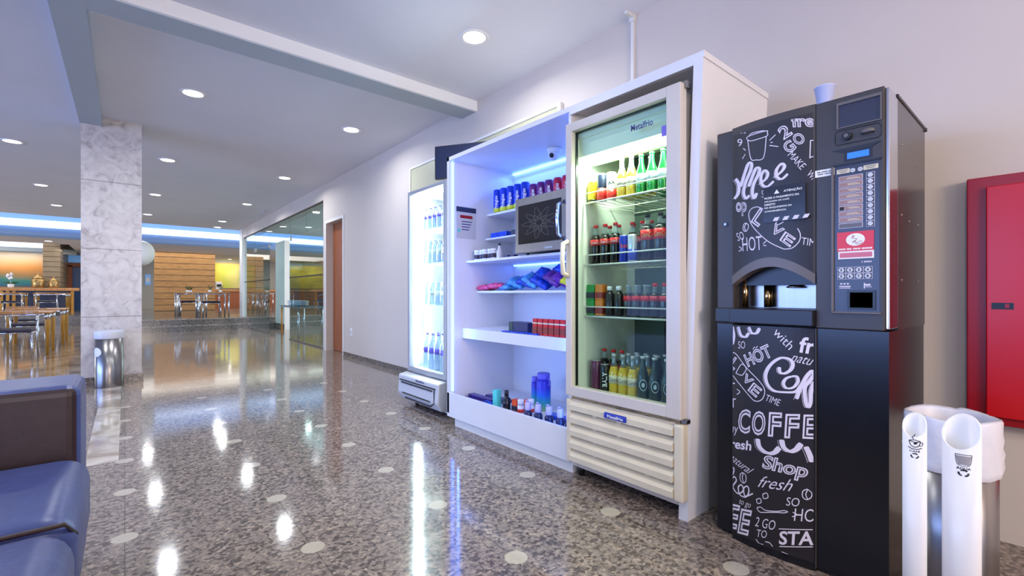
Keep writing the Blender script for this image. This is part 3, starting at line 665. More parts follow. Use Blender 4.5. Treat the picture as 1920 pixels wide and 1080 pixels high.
# microwave
t = thing('microwave_oven', 'stainless steel microwave oven with dark glass door on the cabinet shelf', 'microwave', (2.3, 2.18, 1.318))
MB().box(2.12, 2.5, 1.875, 2.465, 1.33, 1.705, .006).build('body', 'steel', t)
for x in (2.16,2.46):
    for y in (1.95,2.4): MB().cyl((x,y,1.318),(x,y,1.332),.012).build('foot','black',t)
d = MB().box(2.10, 2.12, 1.875, 2.467, 1.328, 1.708, .004).build('door', 'steel', t)
MB().box(2.096, 2.1005, 2.02, 2.43, 1.39, 1.655, .001).build('window', mat('microwave_glass', (40,36,34), .08), d)
b = MB()
for k in range(9):
    a = k/9*6.283; FNm = lambda p: Vector((2.0955, 2.22+p[0], 1.52+p[1]*.62))
    c_, s_ = math.cos, math.sin
    for rr, wd in ((.17, .24), (.10, .34)):
        aa = a+(.35 if rr < .15 else 0)
        ribbon(b.b, [(.03*c_(aa), .03*s_(aa)), (rr*.6*c_(aa+wd), rr*.6*s_(aa+wd)), (rr*c_(aa), rr*s_(aa)), (rr*.6*c_(aa-wd), rr*.6*s_(aa-wd)), (.03*c_(aa), .03*s_(aa))], .0028, FNm)
b.build('window_pattern', mat('etched_pattern', (104,96,80), .4), d, recalc=False)
MB().tube([(2.10,2.0,1.63),(2.045,1.995,1.60),(2.035,1.995,1.51),(2.045,1.995,1.42),(2.10,2.0,1.39)], .011).build('handle', 'chrome', d)
b = MB(); b.box(2.0985, 2.1, 2.10, 2.17, 1.345, 1.357); b.build('badge', 'silver', d)
# ---------------- packaging prototypes ----------------
def lathe_part(par, name, prof, m, seg=16): return MB().lathe(prof, seg=seg).build(name, m, par)
def bottle(name, cat, h, r, bodym, capm, labm, lab=(.30,.55), neck=.3, nr=.36, capz=.06, liquid=None, sh=.62, txt=None, tm='white', seg=16, capr=None):
    p = proto(name, cat)
    z0 = h*sh; zn = h*(1-capz-.02)
    if liquid:
        lathe_part(p, 'body', [(r*.85,0),(r,.01*h+.004),(r,z0),(r*.66,z0+(zn-z0)*.4)], liquid, seg)
        lathe_part(p, 'neck', [(r*.67,z0+(zn-z0)*.4),(r*nr*1.15,z0+(zn-z0)*.65),(r*nr,zn),(r*nr,h-.002)], bodym, seg)
    else:
        lathe_part(p, 'body', [(r*.85,0),(r,.01*h+.004),(r,z0),(r*.8,z0+(zn-z0)*.25),(r*nr*1.15,z0+(zn-z0)*.65),(r*nr,zn),(r*nr,h-.002)], bodym, seg)
    cr = capr or r*nr*1.18
    lathe_part(p, 'cap', [(cr,h*(1-capz)),(cr,h-.001),(cr*.9,h)], capm, seg)
    if labm:
        lathe_part(p, 'label', [(r*1.02,h*lab[0]),(r*1.02,h*lab[1])], labm, seg)
    if txt:
        zc = h*(lab[0]+lab[1])/2; hh = h*(lab[1]-lab[0])*.5; R = r*1.03; b = MB()
        def f(c): a = math.radians(215)+c.x*1.9; return Vector((R*math.cos(a), R*math.sin(a), zc+c.y*hh))
        add_bm(b.b, text_bm(txt, 's'), f); b.build('label_print', tm, p, recalc=False)
    return p
def can(name, cat, h, r, m, m2=None, split=.5, top='silvercap', txt=None, tm='white', vert=False):
    p = proto(name, cat)
    lathe_part(p, 'body', [(r*.85,0),(r,.006),(r,h-.01),(r*.86,h-.001)], m)
    lathe_part(p, 'lid', [(r*.87,h-.003),(r*.87,h),(r*.8,h)], top)
    if m2: lathe_part(p, 'band', [(r*1.015,.006),(r*1.015,h*split)], m2)
    if txt:
        b = MB(); R = r*1.035
        if vert: f = lambda c: (lambda a: Vector((R*math.cos(a), R*math.sin(a), h*.45+c.x*h*.55)))(math.radians(215)-c.y*.9)
        else: f = lambda c: (lambda a: Vector((R*math.cos(a), R*math.sin(a), h*.6+c.y*h*.14)))(math.radians(215)+c.x*1.5)
        add_bm(b.b, text_bm(txt, 'b'), f); b.build('label_print', tm, p, recalc=False)
    return p
def carton(name, cat, w, d, h, m, m2=None, txt=None, tm='white'):
    p = proto(name, cat); MB().box(-w/2, w/2, -d/2, d/2, 0, h, .003).build('body', m, p)
    if m2: MB().box(-w/2-.001, w/2+.001, -d/2-.001, d/2+.001, h*.12, h*.5).build('band', m2, p)
    if txt: write_text('print', txt, (-w/2-.0015, 0, h*.72), (0,-d*.8,0), (0,0,h*.2), tm, p)
    return p
# ================= TALL COOLER =================
t = thing('tall_drinks_cooler', 'tall cream glass-door drinks cooler with slatted base grille in the cabinet bay', 'cooler', (2.3, 1.45, 0)); CO = t
Y0, Y1 = 1.165, 1.785     # inner width
b = MB(); b.box(1.985, 2.6, 1.118, 1.15, .06, 1.985); b.box(1.985, 2.6, 1.80, 1.828, .06, 1.985); b.box(1.985, 2.6, 1.15, 1.80, 1.955, 1.985); b.box(2.56, 2.6, 1.15, 1.80, .06, 1.955); b.box(1.985, 2.56, 1.15, 1.80, .06, .44)
b.build('body', 'fridgeframe', t)
b = MB(); b.box(1.985, 2.54, 1.15, Y0, .44, 1.955); b.box(1.985, 2.54, Y1, 1.80, .44, 1.955); b.box(1.985, 2.54, 1.15, 1.80, 1.93, 1.955); b.box(1.985, 2.54, Y0, Y1, .44, .50); b.build('liner', 'fridgein', t)
MB().box(2.54, 2.56, Y0, Y1, .50, 1.93).build('back_panel', 'fridgeback', t)
MB().prism([(2.0,Y0,1.93),(2.0,Y0,1.83),(2.12,Y0,1.80),(2.3,Y0,1.86),(2.3,Y0,1.93)], (0,Y1-Y0,0)).build('header_box', 'fridgein', t)
MB().box(2.025, 2.075, Y0+.03, Y1-.03, 1.795, 1.815).build('lamp_tube', 'tube', t)
MB().box(2.40, 2.54, 1.2, 1.5, .62, .98, .03).build('evaporator_cover', 'black', t)
area('cooler_lamp', (2.06, 1.475, 1.79), (0, 0, 0), .05, .5, 11, (.92,1,.86), 175)
# door
d = MB()
dz0, dz1 = .475, 2.01; dy0, dy1 = 1.105, 1.815
d.box(1.92, 1.975, dy0, dy0+.075, dz0, dz1, .006); d.box(1.92, 1.975, dy1-.045, dy1, dz0, dz1, .006); d.box(1.921, 1.974, dy0+.07, dy1-.04, dz1-.05, dz1-.001, .004); d.box(1.921, 1.974, dy0+.07, dy1-.04, dz0+.001, dz0+.055, .004)
dd = d.build('door', 'fridgeframe', t)
MB().box(1.944, 1.950, dy0+.07, dy1-.04, dz0+.05, dz1-.045).build('door_glass', 'glassdoor', dd)
b = MB(); b.box(1.955, 1.972, dy0+.072, dy0+.078, dz0+.05, dz1-.05); b.box(1.955, 1.972, dy1-.05, dy1-.044, dz0+.05, dz1-.05); b.box(1.955,1.972,dy0+.07,dy1-.045,dz1-.055,dz1-.05); b.build('gasket', 'black', dd)
b = MB(); b.tube([(1.92,1.797,1.345),(1.885,1.80,1.33),(1.878,1.80,1.24),(1.885,1.80,1.165),(1.92,1.797,1.15)], .014, 10); b.build('handle', 'cream', dd)
write_text('door_lettering', 'Metalfrio', (1.9435, 1.325, 1.877), (0,-.125,0), (0,0,.032), 'navytext', dd, 'b')
MB().box(1.9425, 1.9435, 1.185, 1.215, 1.79, 1.84).build('door_sticker', 'violetlabel', dd)
b = MB(); b.box(1.975, 1.985, dy0+.01, 1.165, .49, 1.99); b.box(1.975, 1.985, 1.785, 1.815, .49, 1.99); b.box(1.975, 1.985, 1.165, 1.785, 1.955, 1.99); b.box(1.975, 1.985, 1.165, 1.785, .49, .505); b.build('door_seal', 'greypl', t)
b = MB(); b.box(1.95, 1.99, 1.09, 1.12, 1.985, 2.02, .004); b.box(1.95,1.99,1.09,1.12,.455,.475,.003); b.build('hinge', 'steel', t)
o = MB().sphere((2.2,1.1175,1.65), .026, .9, .12, 1.3).build('side_sticker', 'black', t)
# base grille
b = MB(); gz0, gz1 = .095, .452
b.box(1.93, 1.985, 1.10, 1.15, gz0, gz1, .012, 3); b.box(1.935, 1.985, 1.79, 1.825, gz0, gz1, .008)
for k in range(5):
    z1 = gz1-.0715*k; z0 = z1-.058
    b.prism([(1.955,1.15,z1),(1.922,1.15,z1-.028),(1.925,1.15,z0),(1.965,1.15,z0+.004),(1.97,1.15,z1)], (0,.64,0))
for y in (1.30,1.47,1.63): b.box(1.95, 1.985, y-.012, y+.012, gz0+.02, gz1)
g = b.build('base_grille', 'cream', t)
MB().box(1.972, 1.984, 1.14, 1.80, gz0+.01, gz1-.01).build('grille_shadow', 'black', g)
MB().box(1.915, 1.93, 1.40, 1.54, .40, .432, .012, 3).build('badge', 'energyblue', g)
write_text('badge_lettering', 'Metalfrio', (1.9145, 1.465, .416), (0,-.1,0), (0,0,.016), 'white', g, 'b')
b = MB(); b.box(1.96, 1.985, 1.13, 1.8, .452, .47); b.build('kick_strip', mat('rusty_strip', (150,130,96), .6, var=.5, scale=12), t)
for x in (2.03,2.55):
    for y in (1.15,1.79): MB().cyl((x,y,0),(x,y,.07),.018).build('foot', 'black', t)
# wire shelves
SZ = [1.575, 1.22, .925]
for z in SZ:
    b = MB()
    for k in range(12):
        y = Y0+.01+k*(Y1-Y0-.02)/11; b.tube([(2.04,y,z-.004),(2.52,y,z-.004)], .0025, 5)
    b.tube([(2.04,Y0+.005,z-.006),(2.04,Y1-.005,z-.006)], .0045, 6); b.tube([(2.52,Y0+.005,z-.006),(2.52,Y1-.005,z-.006)], .004, 6); b.tube([(2.28,Y0+.005,z-.006),(2.28,Y1-.005,z-.006)], .003, 6)
    b.tube([(2.04,Y0+.006,z),(2.035,Y0+.006,z+.05),(2.035,Y1-.02,z+.05),(2.04,Y1-.02,z)], .0035, 6)
    b.build('wire_shelf', 'whitepaint', t)
# cooler stock
G = lambda s: s
green = bottle('beer_bottle', 'bottle', .205, .029, 'greenglass', 'greenglass', 'silverlabel', (.28,.5), nr=.40, sh=.5)
corona = bottle('beer_bottle', 'bottle', .215, .029, 'neck', 'silvercap', 'beerlabel', (.25,.46), nr=.40, sh=.52, liquid='goldbeer', txt='Corona', tm='navytext')
dgreen = bottle('beer_bottle', 'bottle', .222, .031, 'darkgreenglass', 'silvercap', None, nr=.40, sh=.5)
for pp_, (zz, rr) in ((dgreen, (.075, .017)),):
    b = MB()
    for k in range(20):
        a = k/20*6.283; a2 = (k+1)/20*6.283
        for (r1, r2) in ((rr, rr+.003), (0.0, .008)):
            q = []
            for (an, r_) in ((a, r1), (a2, r1), (a2, r2), (a, r2)):
                th = math.radians(215)+r_*math.cos(an)/.031; q.append((.032*math.cos(th), .032*math.sin(th), zz+r_*1.5*math.sin(an)))
            if r1 == 0: q = q[1:]
            b.poly(q)
    b.build('label_print', 'silverlabel', pp_, recalc=False)
colas = bottle('cola_bottle', 'bottle', .225, .032, 'neck', 'redcap', 'redlabel', (.47,.62), nr=.36, sh=.62, liquid='cola', txt='Coca-Cola', capz=.07)
colab = bottle('cola_bottle', 'bottle', .245, .036, 'neck', 'blackcap', 'redlabel', (.44,.66), nr=.32, sh=.66, liquid='cola', txt='Coca-Cola', tm='beerlabel', capz=.07)
colag = bottle('cola_bottle', 'bottle', .17, .025, 'neck', 'silvercap', 'redlabel', (.5,.66), nr=.4, sh=.6, liquid='cola', capz=.04)
colar = bottle('cola_bottle', 'bottle', .178, .026, 'neck', 'redcap', 'redlabel', (.48,.63), nr=.42, sh=.6, liquid='cola', capz=.1)
ycan = can('drink_can', 'can', .125, .03, 'yellowcan', 'darkgreenglass', .13); ncan = can('drink_can', 'can', .155, .028, 'navycan', 'redcan', .46)
wcan = can('drink_can', 'can', .15, .028, 'whitecan', 'redcan', .36, txt='XA', tm='darkgreenglass'); ecan = can('energy_can', 'can', .145, .025, 'energyblue', None, txt='Red', tm='redcan'); scan = can('energy_can', 'can', .145, .025, 'energysilver', 'energyblue', .45)
pcan = can('drink_can', 'can', .165, .030, 'purplecan', top='silvercap'); bcan = can('drink_can', 'can', .15, .029, 'blackcan', txt='BALY', vert=True)
h2o = bottle('soft_drink_bottle', 'bottle', .165, .026, 'blackcan', 'white', None, nr=.5, sh=.74, capz=.14, txt=None)
gbox = carton('juice_carton', 'carton', .05, .052, .088, 'greenbox', 'navycan'); obox = carton('juice_carton', 'carton', .05, .05, .088, 'orangebox', 'brownred')
GA = 'drinks on the top shelf of the tall cooler'; GB = 'drinks on the second shelf of the tall cooler'; GC_ = 'drinks on the third shelf of the tall cooler'; GD = 'drinks on the floor of the tall cooler'
X1 = 2.085; z = SZ[0]
place(ycan, (X1,1.752,z), 'yellow drink can at the left end of the cooler top shelf', GA)
place(ncan, (X1,1.686,z), 'navy and red can on the cooler top shelf beside the yellow can', GA)
place(wcan, (X1,1.618,z), 'white and red can on the cooler top shelf right of the navy can', GA)
for i, y in enumerate((1.548,1.486)): place(corona, (X1,y,z), '%s golden beer bottle from the left in front on the cooler top shelf' % ORD[i], GA)
for i, y in enumerate((1.424,1.36,1.295,1.232)): place(green, (X1,y,z), '%s green beer bottle from the left in front on the cooler top shelf' % ORD[i], GA)
for i, y in enumerate((1.50,1.44)): place(corona, (X1+.08,y-.02,z), '%s golden beer bottle from the left in the second row of the cooler top shelf' % ORD[i], GA)
for i, y in enumerate((1.35,1.28,1.215)): place(green, (X1+.08,y,z), '%s green beer bottle from the left in the second row of the cooler top shelf' % ORD[i], GA)
for i, y in enumerate((1.39,1.32,1.25)): place(green, (X1+.16,y,z), '%s green beer bottle from the left in the third row of the cooler top shelf' % ORD[i], GA)
t = tag(MB().prism([(2.13,1.58,z+.001),(2.13,1.42,z+.001),(2.2,1.45,z+.001),(2.2,1.57,z+.001)], (0,0,.02)).build('snack_bag', 'snackyellow', at=(2.16,1.5,z)), 'small yellow bag lying behind the golden beers on the cooler top shelf', 'bag')
z = SZ[1]
for i, y in enumerate((1.74,1.672,1.60,1.53,1.465)): place(colas, (X1+.012+(.06 if i > 2 else 0),y,z), '%s red-capped cola bottle from the left in front on the cooler second shelf' % ORD[i], GB)
place(ecan, (X1-.01,1.528,z), 'blue energy drink can before the cola bottles on the second shelf', GB); place(scan, (X1-.01,1.472,z), 'silver and blue energy drink can beside the blue one on the second shelf', GB)
for i, y in enumerate((1.395,1.318,1.24)): place(colab, (X1+.012,y,z), '%s large black-capped cola bottle from the left in front on the second shelf' % ORD[i], GB)
for i, y in enumerate((1.70,1.635,1.57,1.50)): place(colas, (X1+.09+(.05 if i > 1 else 0),y,z), '%s red-capped cola bottle from the left in the back row of the second shelf' % ORD[i], GB)
for i, y in enumerate((1.355,1.275)): place(colab, (X1+.1,y,z), '%s large black-capped cola bottle from the left in the back row of the second shelf' % ORD[i], GB)
place(colas, (X1+.1,1.43,z), 'red-capped cola bottle behind the silver energy can on the second shelf', GB)
z = SZ[2]
place(gbox, (X1,1.752,z), 'lower green juice carton at the left end of the third shelf', GC_); place(gbox, (X1,1.752,z+.088), 'upper green juice carton at the left end of the third shelf', GC_)
place(obox, (X1,1.692,z), 'lower orange juice carton on the third shelf of the cooler', GC_); place(obox, (X1,1.692,z+.088), 'upper orange juice carton on the third shelf of the cooler', GC_)
for i, y in enumerate((1.63,1.568)): place(h2o, (X1,y,z), '%s black drink bottle with white cap from the left on the third shelf' % ORD[i], GC_)
for i, y in enumerate((1.508,1.454,1.40)): place(colag, (X1,y,z), '%s small silver-capped cola bottle from the left on the third shelf' % ORD[i], GC_)
for i, y in enumerate((1.343,1.286,1.228)): place(colar, (X1,y,z), '%s small red-capped cola bottle from the left on the third shelf' % ORD[i], GC_)
for i, y in enumerate((1.62,1.555,1.49,1.43)): place(colag, (X1+.075,y,z), '%s small cola bottle from the left in the third shelf back row' % ORD[i], GC_)
z = .50
place(pcan, (X1,1.728,z), 'tall purple can at the left end of the cooler floor', GD); place(bcan, (X1,1.664,z), 'black can with white vertical lettering on the cooler floor', GD)
for i, y in enumerate((1.60,1.538,1.476)): place(corona, (X1,y,z), '%s golden beer bottle from the left in front on the cooler floor' % ORD[i], GD)
for i, y in enumerate((1.41,1.34,1.27,1.205)): place(dgreen, (X1-.005,y,z), '%s dark green beer bottle from the left in front on the cooler floor' % ORD[i], GD)
for r_ in (1, 2):
    for i, y in enumerate((1.56,1.50,1.44)): place(corona, (X1+.07*r_,y-.005*r_,z), '%s golden beer bottle from the left in the %s row of the cooler floor' % (ORD[i], ORD[r_]), GD)
    for i, y in enumerate((1.375,1.31,1.245)): place(dgreen, (X1+.07*r_,y-.003*r_,z), '%s dark green beer bottle from the left in the %s row of the cooler floor' % (ORD[i], ORD[r_]), GD)
for i, y in enumerate((1.74,1.675,1.615)): place(colas, (X1+.09,y,z), '%s red-capped cola bottle from the left in the second row of the cooler floor' % ORD[i], GD)
# ================= SMALL WATER COOLER =================
t = thing('water_cooler', 'narrow glass-door cooler glowing white with water bottles left of the cabinet', 'cooler', (2.4, 3.69, 0))
a0, a1 = 3.345, 4.035
b = MB(); b.box(2.13, 2.8, a0, a0+.03, .30, 2.015); b.box(2.13, 2.8, a1-.03, a1, .30, 2.015); b.box(2.13, 2.8, a0+.03, a1-.03, 1.985, 2.015); b.box(2.77, 2.8, a0+.03, a1-.03, .3, 1.985); b.box(2.13, 2.77, a0+.03, a1-.03, .30, .345); b.box(2.1, 2.8, a0+.02, a1-.02, .03, .30)
b.build('body', 'greypl', t)
b = MB(); b.box(2.74, 2.77, a0+.03, a1-.03, .345, 1.985); b.build('back_panel', 'fridgein', t)
b = MB(); b.box(2.08, 2.125, a0, a0+.05, .315, 2.02, .004); b.box(2.08, 2.125, a1-.035, a1, .315, 2.02, .004); b.box(2.081, 2.124, a0+.045, a1-.03, 1.985, 2.019, .003); b.box(2.081, 2.124, a0+.045, a1-.03, .316, .36, .003)
dd = b.build('door', 'silver', t); MB().box(2.10, 2.104, a0+.045, a1-.03, .355, 1.99).build('door_glass', 'glassdoor', dd)
MB().box(2.14, 2.16, a1-.055, a1-.04, .38, 1.95).build('led_strip', 'ledwhite', t)
MB().box(2.14, 2.16, a0+.032, a0+.045, .38, 1.95).build('led_strip', 'ledwhite', t)
MB().box(2.15, 2.20, a0+.06, a1-.06, 1.965, 1.98).build('led_strip', 'ledwhite', t)
area('water_cooler_lamp', (2.17, a1-.06, 1.2), (90, 0, -150), .03, 1.5, 26, (.85,.9,1), 175)
for z in (1.655,1.335,.945): MB().box(2.17, 2.73, a0+.035, a1-.04, z-.008, z).build('shelf', 'white', t)
b = MB()
gy0, gy1 = a0+.01, a1+.05
b.prism([(2.08,gy0,.30),(2.01,gy0,.285),(2.0,gy0,.12),(2.04,gy0,.05),(2.1,gy0,.04),(2.1,gy0,.30)], (0,gy1-gy0,0))
bmesh.ops.bevel(b.b, geom=b.b.edges[:], offset=.012, segments=2, affect='EDGES', profile=.5)
g = b.build('base_grille', 'greypl', t)
b = MB()
for (z_, yy0, yy1) in ((.235,gy0+.04,gy1-.04),(.213,gy0+.09,gy1-.07),(.118,gy0+.12,gy1-.1)): b.box(1.998, 2.006, yy0, yy1, z_, z_+.011)
b.prism([(2.0,gy0+.05,.23),(2.0,gy0+.062,.23),(2.0,gy0+.062,.12),(2.02,gy0+.15,.08),(2.02,gy0+.14,.075),(2.0,gy0+.05,.115)], (.004,0,0))
b.box(2.012, 2.026, gy0+.14, gy1-.12, .072, .082); b.build('grille_slots', 'black', g)
write_text('badge_lettering', 'Metalfrio', (2.004, 3.66, .268), (0,-.15,0), (0,0,.02), 'navytext', g, 'b')
for x in (2.15,2.72):
    for y in (a0+.06,a1-.06): MB().cyl((x,y,0),(x,y,.032),.02).build('foot', 'black', t)
wb = bottle('water_bottle', 'bottle', .205, .030, 'water', 'violetcap', 'violetlabel', (.5,.64), nr=.42, sh=.68, capz=.05)
wb2 = bottle('water_bottle', 'bottle', .215, .031, 'water', 'silvercap', 'white', (.40,.6), nr=.42, sh=.68, capz=.05)
wb3 = bottle('water_bottle', 'bottle', .33, .043, 'water', 'violetcap', 'violetlabel', (.44,.6), nr=.32, sh=.66, capz=.05)
rows = [(1.655, wb, 6, .085, 'violet-labelled water bottle', 'top'), (1.335, wb2, 6, .085, 'pale-labelled water bottle', 'second'), (.945, wb2, 5, .1, 'pale-labelled water bottle', 'third'), (.345, wb3, 5, .105, 'large violet-labelled bottle', 'bottom')]
for z, pr, n, dy, nm, sh in rows:
    for i in range(n):
        place(pr, (2.22, 3.93-.0-i*dy-(.02 if n == 5 else 0), z), '%s %s from the left on the %s shelf, glowing cooler' % (ORD[i], nm, sh), 'water bottles on the %s shelf' % sh)
    for i in range(n-1):
        place(pr, (2.31, 3.89-i*dy-(.02 if n == 5 else 0), z), '%s %s from the left, back row, %s shelf of glowing cooler' % (ORD[i], nm, sh), 'water bottles on the %s shelf' % sh)
# ================= ABOVE THE COOLERS =================
t = thing('wall_board', 'pale olive framed board on the wall behind the cabinet top', 'board', (WX-.02, 4.0, 1.6))
MB().box(WX-.02, WX, 2.75, 5.42, 1.6, 2.65).build('panel', 'olive', t)
b = MB(); b.box(WX-.035, WX, 2.72, 2.76, 1.6, 2.67); b.box(WX-.03, WX, 5.40, 5.43, 1.6, 2.67); b.box(WX-.03, WX, 2.76, 5.40, 2.645, 2.67); b.build('frame', 'whitepaint', t)
t = thing('wall_television', 'dark television mounted above the small water cooler', 'television', (2.5, 3.8, 2.18))
A = Vector((2.37, 4.02, 0)); B_ = Vector((2.70, 3.49, 0)); nrm = Vector((-.85, -.53, 0)).normalized()
b = MB(); b.prism([A+Vector((0,0,2.19)), B_+Vector((0,0,2.19)), B_+Vector((0,0,2.515)), A+Vector((0,0,2.515))], -nrm*.04); b.build('casing', 'black', t)
q = [A+(B_-A)*.02+nrm*.002, B_-(B_-A)*.02+nrm*.002]
b = MB(); b.prism([q[0]+Vector((0,0,2.197)), q[1]+Vector((0,0,2.197)), q[1]+Vector((0,0,2.508)), q[0]+Vector((0,0,2.508))], -nrm*.001); b.build('screen', 'screenoff', t)
MB().tube([(2.58,3.82,2.35),(2.72,3.95,2.35),(2.83,3.9,2.35)], .015).build('arm', 'black', t); MB().box(2.815, 2.829, 3.84, 3.96, 2.29, 2.41).build('wall_plate', 'black', t)
# ================= SHELF STOCK =================
ch = can('chips_tube', 'snack tube', .20, .035, 'chipblue', 'chipyellow', .22, top='lid', txt='Pringles', vert=True)
chp = can('chips_tube', 'snack tube', .165, .035, 'chippurple', top='chippurple', txt='Pringles', vert=True); chr_ = can('chips_tube', 'snack tube', .165, .035, 'chipred', top='chippurple', txt='Pringles', vert=True)
z = 1.723; gg = 'snack tubes on the cabinet top shelf'
for i in range(5): place(ch, (2.41, 3.06-.088*i, z), '%s tall blue and yellow snack tube from the left on the top shelf' % ORD[i], gg)
for i in range(3): place(chp, (2.41, 2.61-.085*i, z), '%s short purple snack tube from the left on the top shelf' % ORD[i], gg)
for i in range(3): place(chr_, (2.41, 2.35-.085*i, z), '%s short red snack tube from the left on the top shelf' % ORD[i], gg)
pb = carton('biscuit_packet', 'packet', .06, .21, .045, 'snackblue'); 
place(pb, (2.40, 3.0, 1.514), 'long blue biscuit packet on the narrow shelf left of the microwave'); 
t = proto('biscuit_packet', 'packet'); MB().box(-.03,.03,-.05,.05,0,.05,.015).build('body', mat('black_white_wrap', (60,60,60), .4, var=.9, scale=60), t); place(t, (2.41, 2.81, 1.514), 'black and white biscuit packet beside the blue one on the narrow shelf')
jr = proto('candy_jar', 'jar'); lathe_part(jr, 'body', [(.024,0),(.026,.004),(.026,.06),(.022,.065)], 'jar'); lathe_part(jr, 'label', [(.0265,.012),(.0265,.045)], 'jarlabel'); lathe_part(jr, 'lid', [(.025,.064),(.025,.082)], 'white')
for i in range(5): place(jr, (2.20+.01*(i % 2), 3.06-.055*i, 1.318), '%s small white-lidded jar from the left on the microwave shelf' % ORD[i], 'small jars on the microwave shelf')
sb = bottle('sauce_bottle', 'bottle', .115, .024, 'jar', 'blackcap', None, nr=.4, sh=.45, capz=.13); place(sb, (2.2, 2.77, 1.318), 'white bottle with black cap beside the small jars')
cp = carton('candy_packet', 'packet', .04, .05, .018, 'darkbluebox')
for i in range(2): place(cp, (2.19, 2.66-.07*i, 1.318), '%s flat dark packet between the white bottle and the microwave' % ORD[i], 'flat dark packets by the microwave')
# packets heaped on the fourth shelf
def bag(m):
    p = proto('snack_packet', 'snack'); b = MB(); nx, ny = 8, 10; g = {}
    for s_ in (0, 1):
        for i in range(nx+1):
            for j in range(ny+1):
                u, v = i/nx*2-1, j/ny*2-1; h = .03*(1-u**4)*(1-v**4)+.004*math.sin(9*u+3*v)
                if abs(u) == 1 or abs(v) == 1: h = 0
                g[s_, i, j] = b.b.verts.new((u*.06+.004*math.sin(7*v), v*.085, (h if s_ else -h*.6)+.018))
        for i in range(nx):
            for j in range(ny):
                f = b.b.faces.new((g[s_,i,j], g[s_,i+1,j], g[s_,i+1,j+1], g[s_,i,j+1])); f.smooth = True
    bmesh.ops.remove_doubles(b.b, verts=b.b.verts, dist=.0002)
    b.build('wrapper', m, p); return p
bags = {k: bag(v) for k, v in dict(pink='snackpink', cyan='snackcyan', blue='snackblue', purple='snackpurple', yellow='snackyellow').items()}
lay = [('pink',2.30,3.06,.0,'flat'),('pink',2.31,2.93,.012,'flat'),('cyan',2.32,2.80,.0,'flat'),('cyan',2.33,2.70,.03,'tilted'),('blue',2.34,2.60,.03,'tilted'),('cyan',2.33,2.53,.06,'leaning'),('blue',2.34,2.45,.05,'leaning'),('blue',2.33,2.38,.09,'leaning'),('purple',2.33,2.30,.07,'leaning'),('blue',2.36,2.22,.12,'leaning'),('purple',2.31,2.2,.05,'leaning'),('yellow',2.31,2.12,.035,'tilted'),('yellow',2.33,2.02,.05,'tilted'),('blue',2.4,2.05,.13,'leaning'),('pink',2.42,2.5,.05,'tilted'),('blue',2.44,2.3,.09,'tilted')]
cnt = {}
for i, (k, x, y, dz, st) in enumerate(lay):
    cnt[k] = cnt.get(k, 0)+1
    dz = dz if st == 'flat' else max(dz, .045)
    o = place(bags[k], (x, y, 1.075+dz), '%s snack packet, %s from the left of its colour on the heaped shelf' % (k, ORD[cnt[k]-1]), 'snack packets heaped on the fourth shelf', rotz=.3*math.sin(i*2.1))
    o.rotation_euler = ((.0 if st == 'flat' else .35+.25*(st == 'leaning')), -.5 if st != 'flat' else 0, .3*math.sin(i*2.1))
# boxes on the thick shelf
db = carton('chocolate_box', 'box', .1, .155, .075, 'darkbluebox'); place(db, (2.19, 2.46, .77), 'dark blue box on the thick shelf left of the red cartons')
dg = carton('chocolate_box', 'box', .1, .045, .075, 'darkgreenbox'); place(dg, (2.19, 2.566, .77), 'dark green box beside the dark blue box on the thick shelf')
rb = carton('milk_drink_carton', 'carton', .04, .042, .11, 'redlabel', 'brownred', None)
MB().box(-.0215,.0215,-.022,.022,.075,.085).build('stripe', 'beerlabel', rb)
for i in range(7): place(rb, (2.15, 2.30-.052*i, .77), '%s red milk drink carton from the left on the thick shelf' % ORD[i], 'red cartons on the thick shelf')
fb = carton('chocolate_bar', 'snack', .05, .09, .01, 'snackblue')
for i in range(4): place(fb, (2.127+.002*i, 2.58-.095*i, .77), '%s flat blue chocolate bar from the left at the thick shelf edge' % ORD[i], 'chocolate bars on the thick shelf')
# toiletries on the cabinet floor
z = .20; gt = 'toiletries on the cabinet floor'
tc_ = carton('cyan_tube', 'toiletry', .045, .05, .135, 'cyan'); place(tc_, (2.12, 2.70, z), 'light cyan toiletry tube on the cabinet floor', gt)
lb = bottle('lotion_bottle', 'bottle', .145, .030, 'lotionblack', 'black', None, nr=.5, sh=.6, capz=.28, capr=.016); place(lb, (2.13, 2.60, z), 'black lotion bottle beside the cyan tube', gt)
op = carton('orange_packet', 'packet', .05, .055, .09, 'orangepack', 'navycan')
for i, (x, y) in enumerate(((2.16,2.52),(2.2,2.46))): place(op, (x,y,z), '%s orange packet from the left behind the deodorants' % ORD[i], gt)
de = bottle('deodorant', 'toiletry', .11, .024, 'deodorant', 'deodorant', 'redcan', (.2,.42), nr=.8, sh=.62, capz=.35)
for i, (x, y) in enumerate(((2.12,2.43),(2.18,2.39))): place(de, (x,y,z), '%s white deodorant with red band from the left' % ORD[i], gt)
pb_ = proto('pump_bottle', 'bottle'); lathe_part(pb_, 'body', [(.026,0),(.028,.005),(.028,.055),(.016,.07)], 'pumpnavy'); lathe_part(pb_, 'cap', [(.02,.07),(.022,.075),(.02,.12),(.012,.125)], 'pumpclear'); MB().tube([(0,0,.12),(0,0,.135),(-.02,0,.135)], .004, 6).build('nozzle', 'pumpclear', pb_)
for i, (x, y) in enumerate(((2.07,2.30),(2.08,2.21),(2.09,2.12),(2.10,2.03),(2.10,1.95))): place(pb_, (x,y,z), '%s navy pump bottle with clear lilac cap from the left' % ORD[i], gt)
sk = proto('comb_pack', 'packet'); MB().box(-.03,.03,-.15,.15,0,.02,.004).build('body', 'sachet', sk)
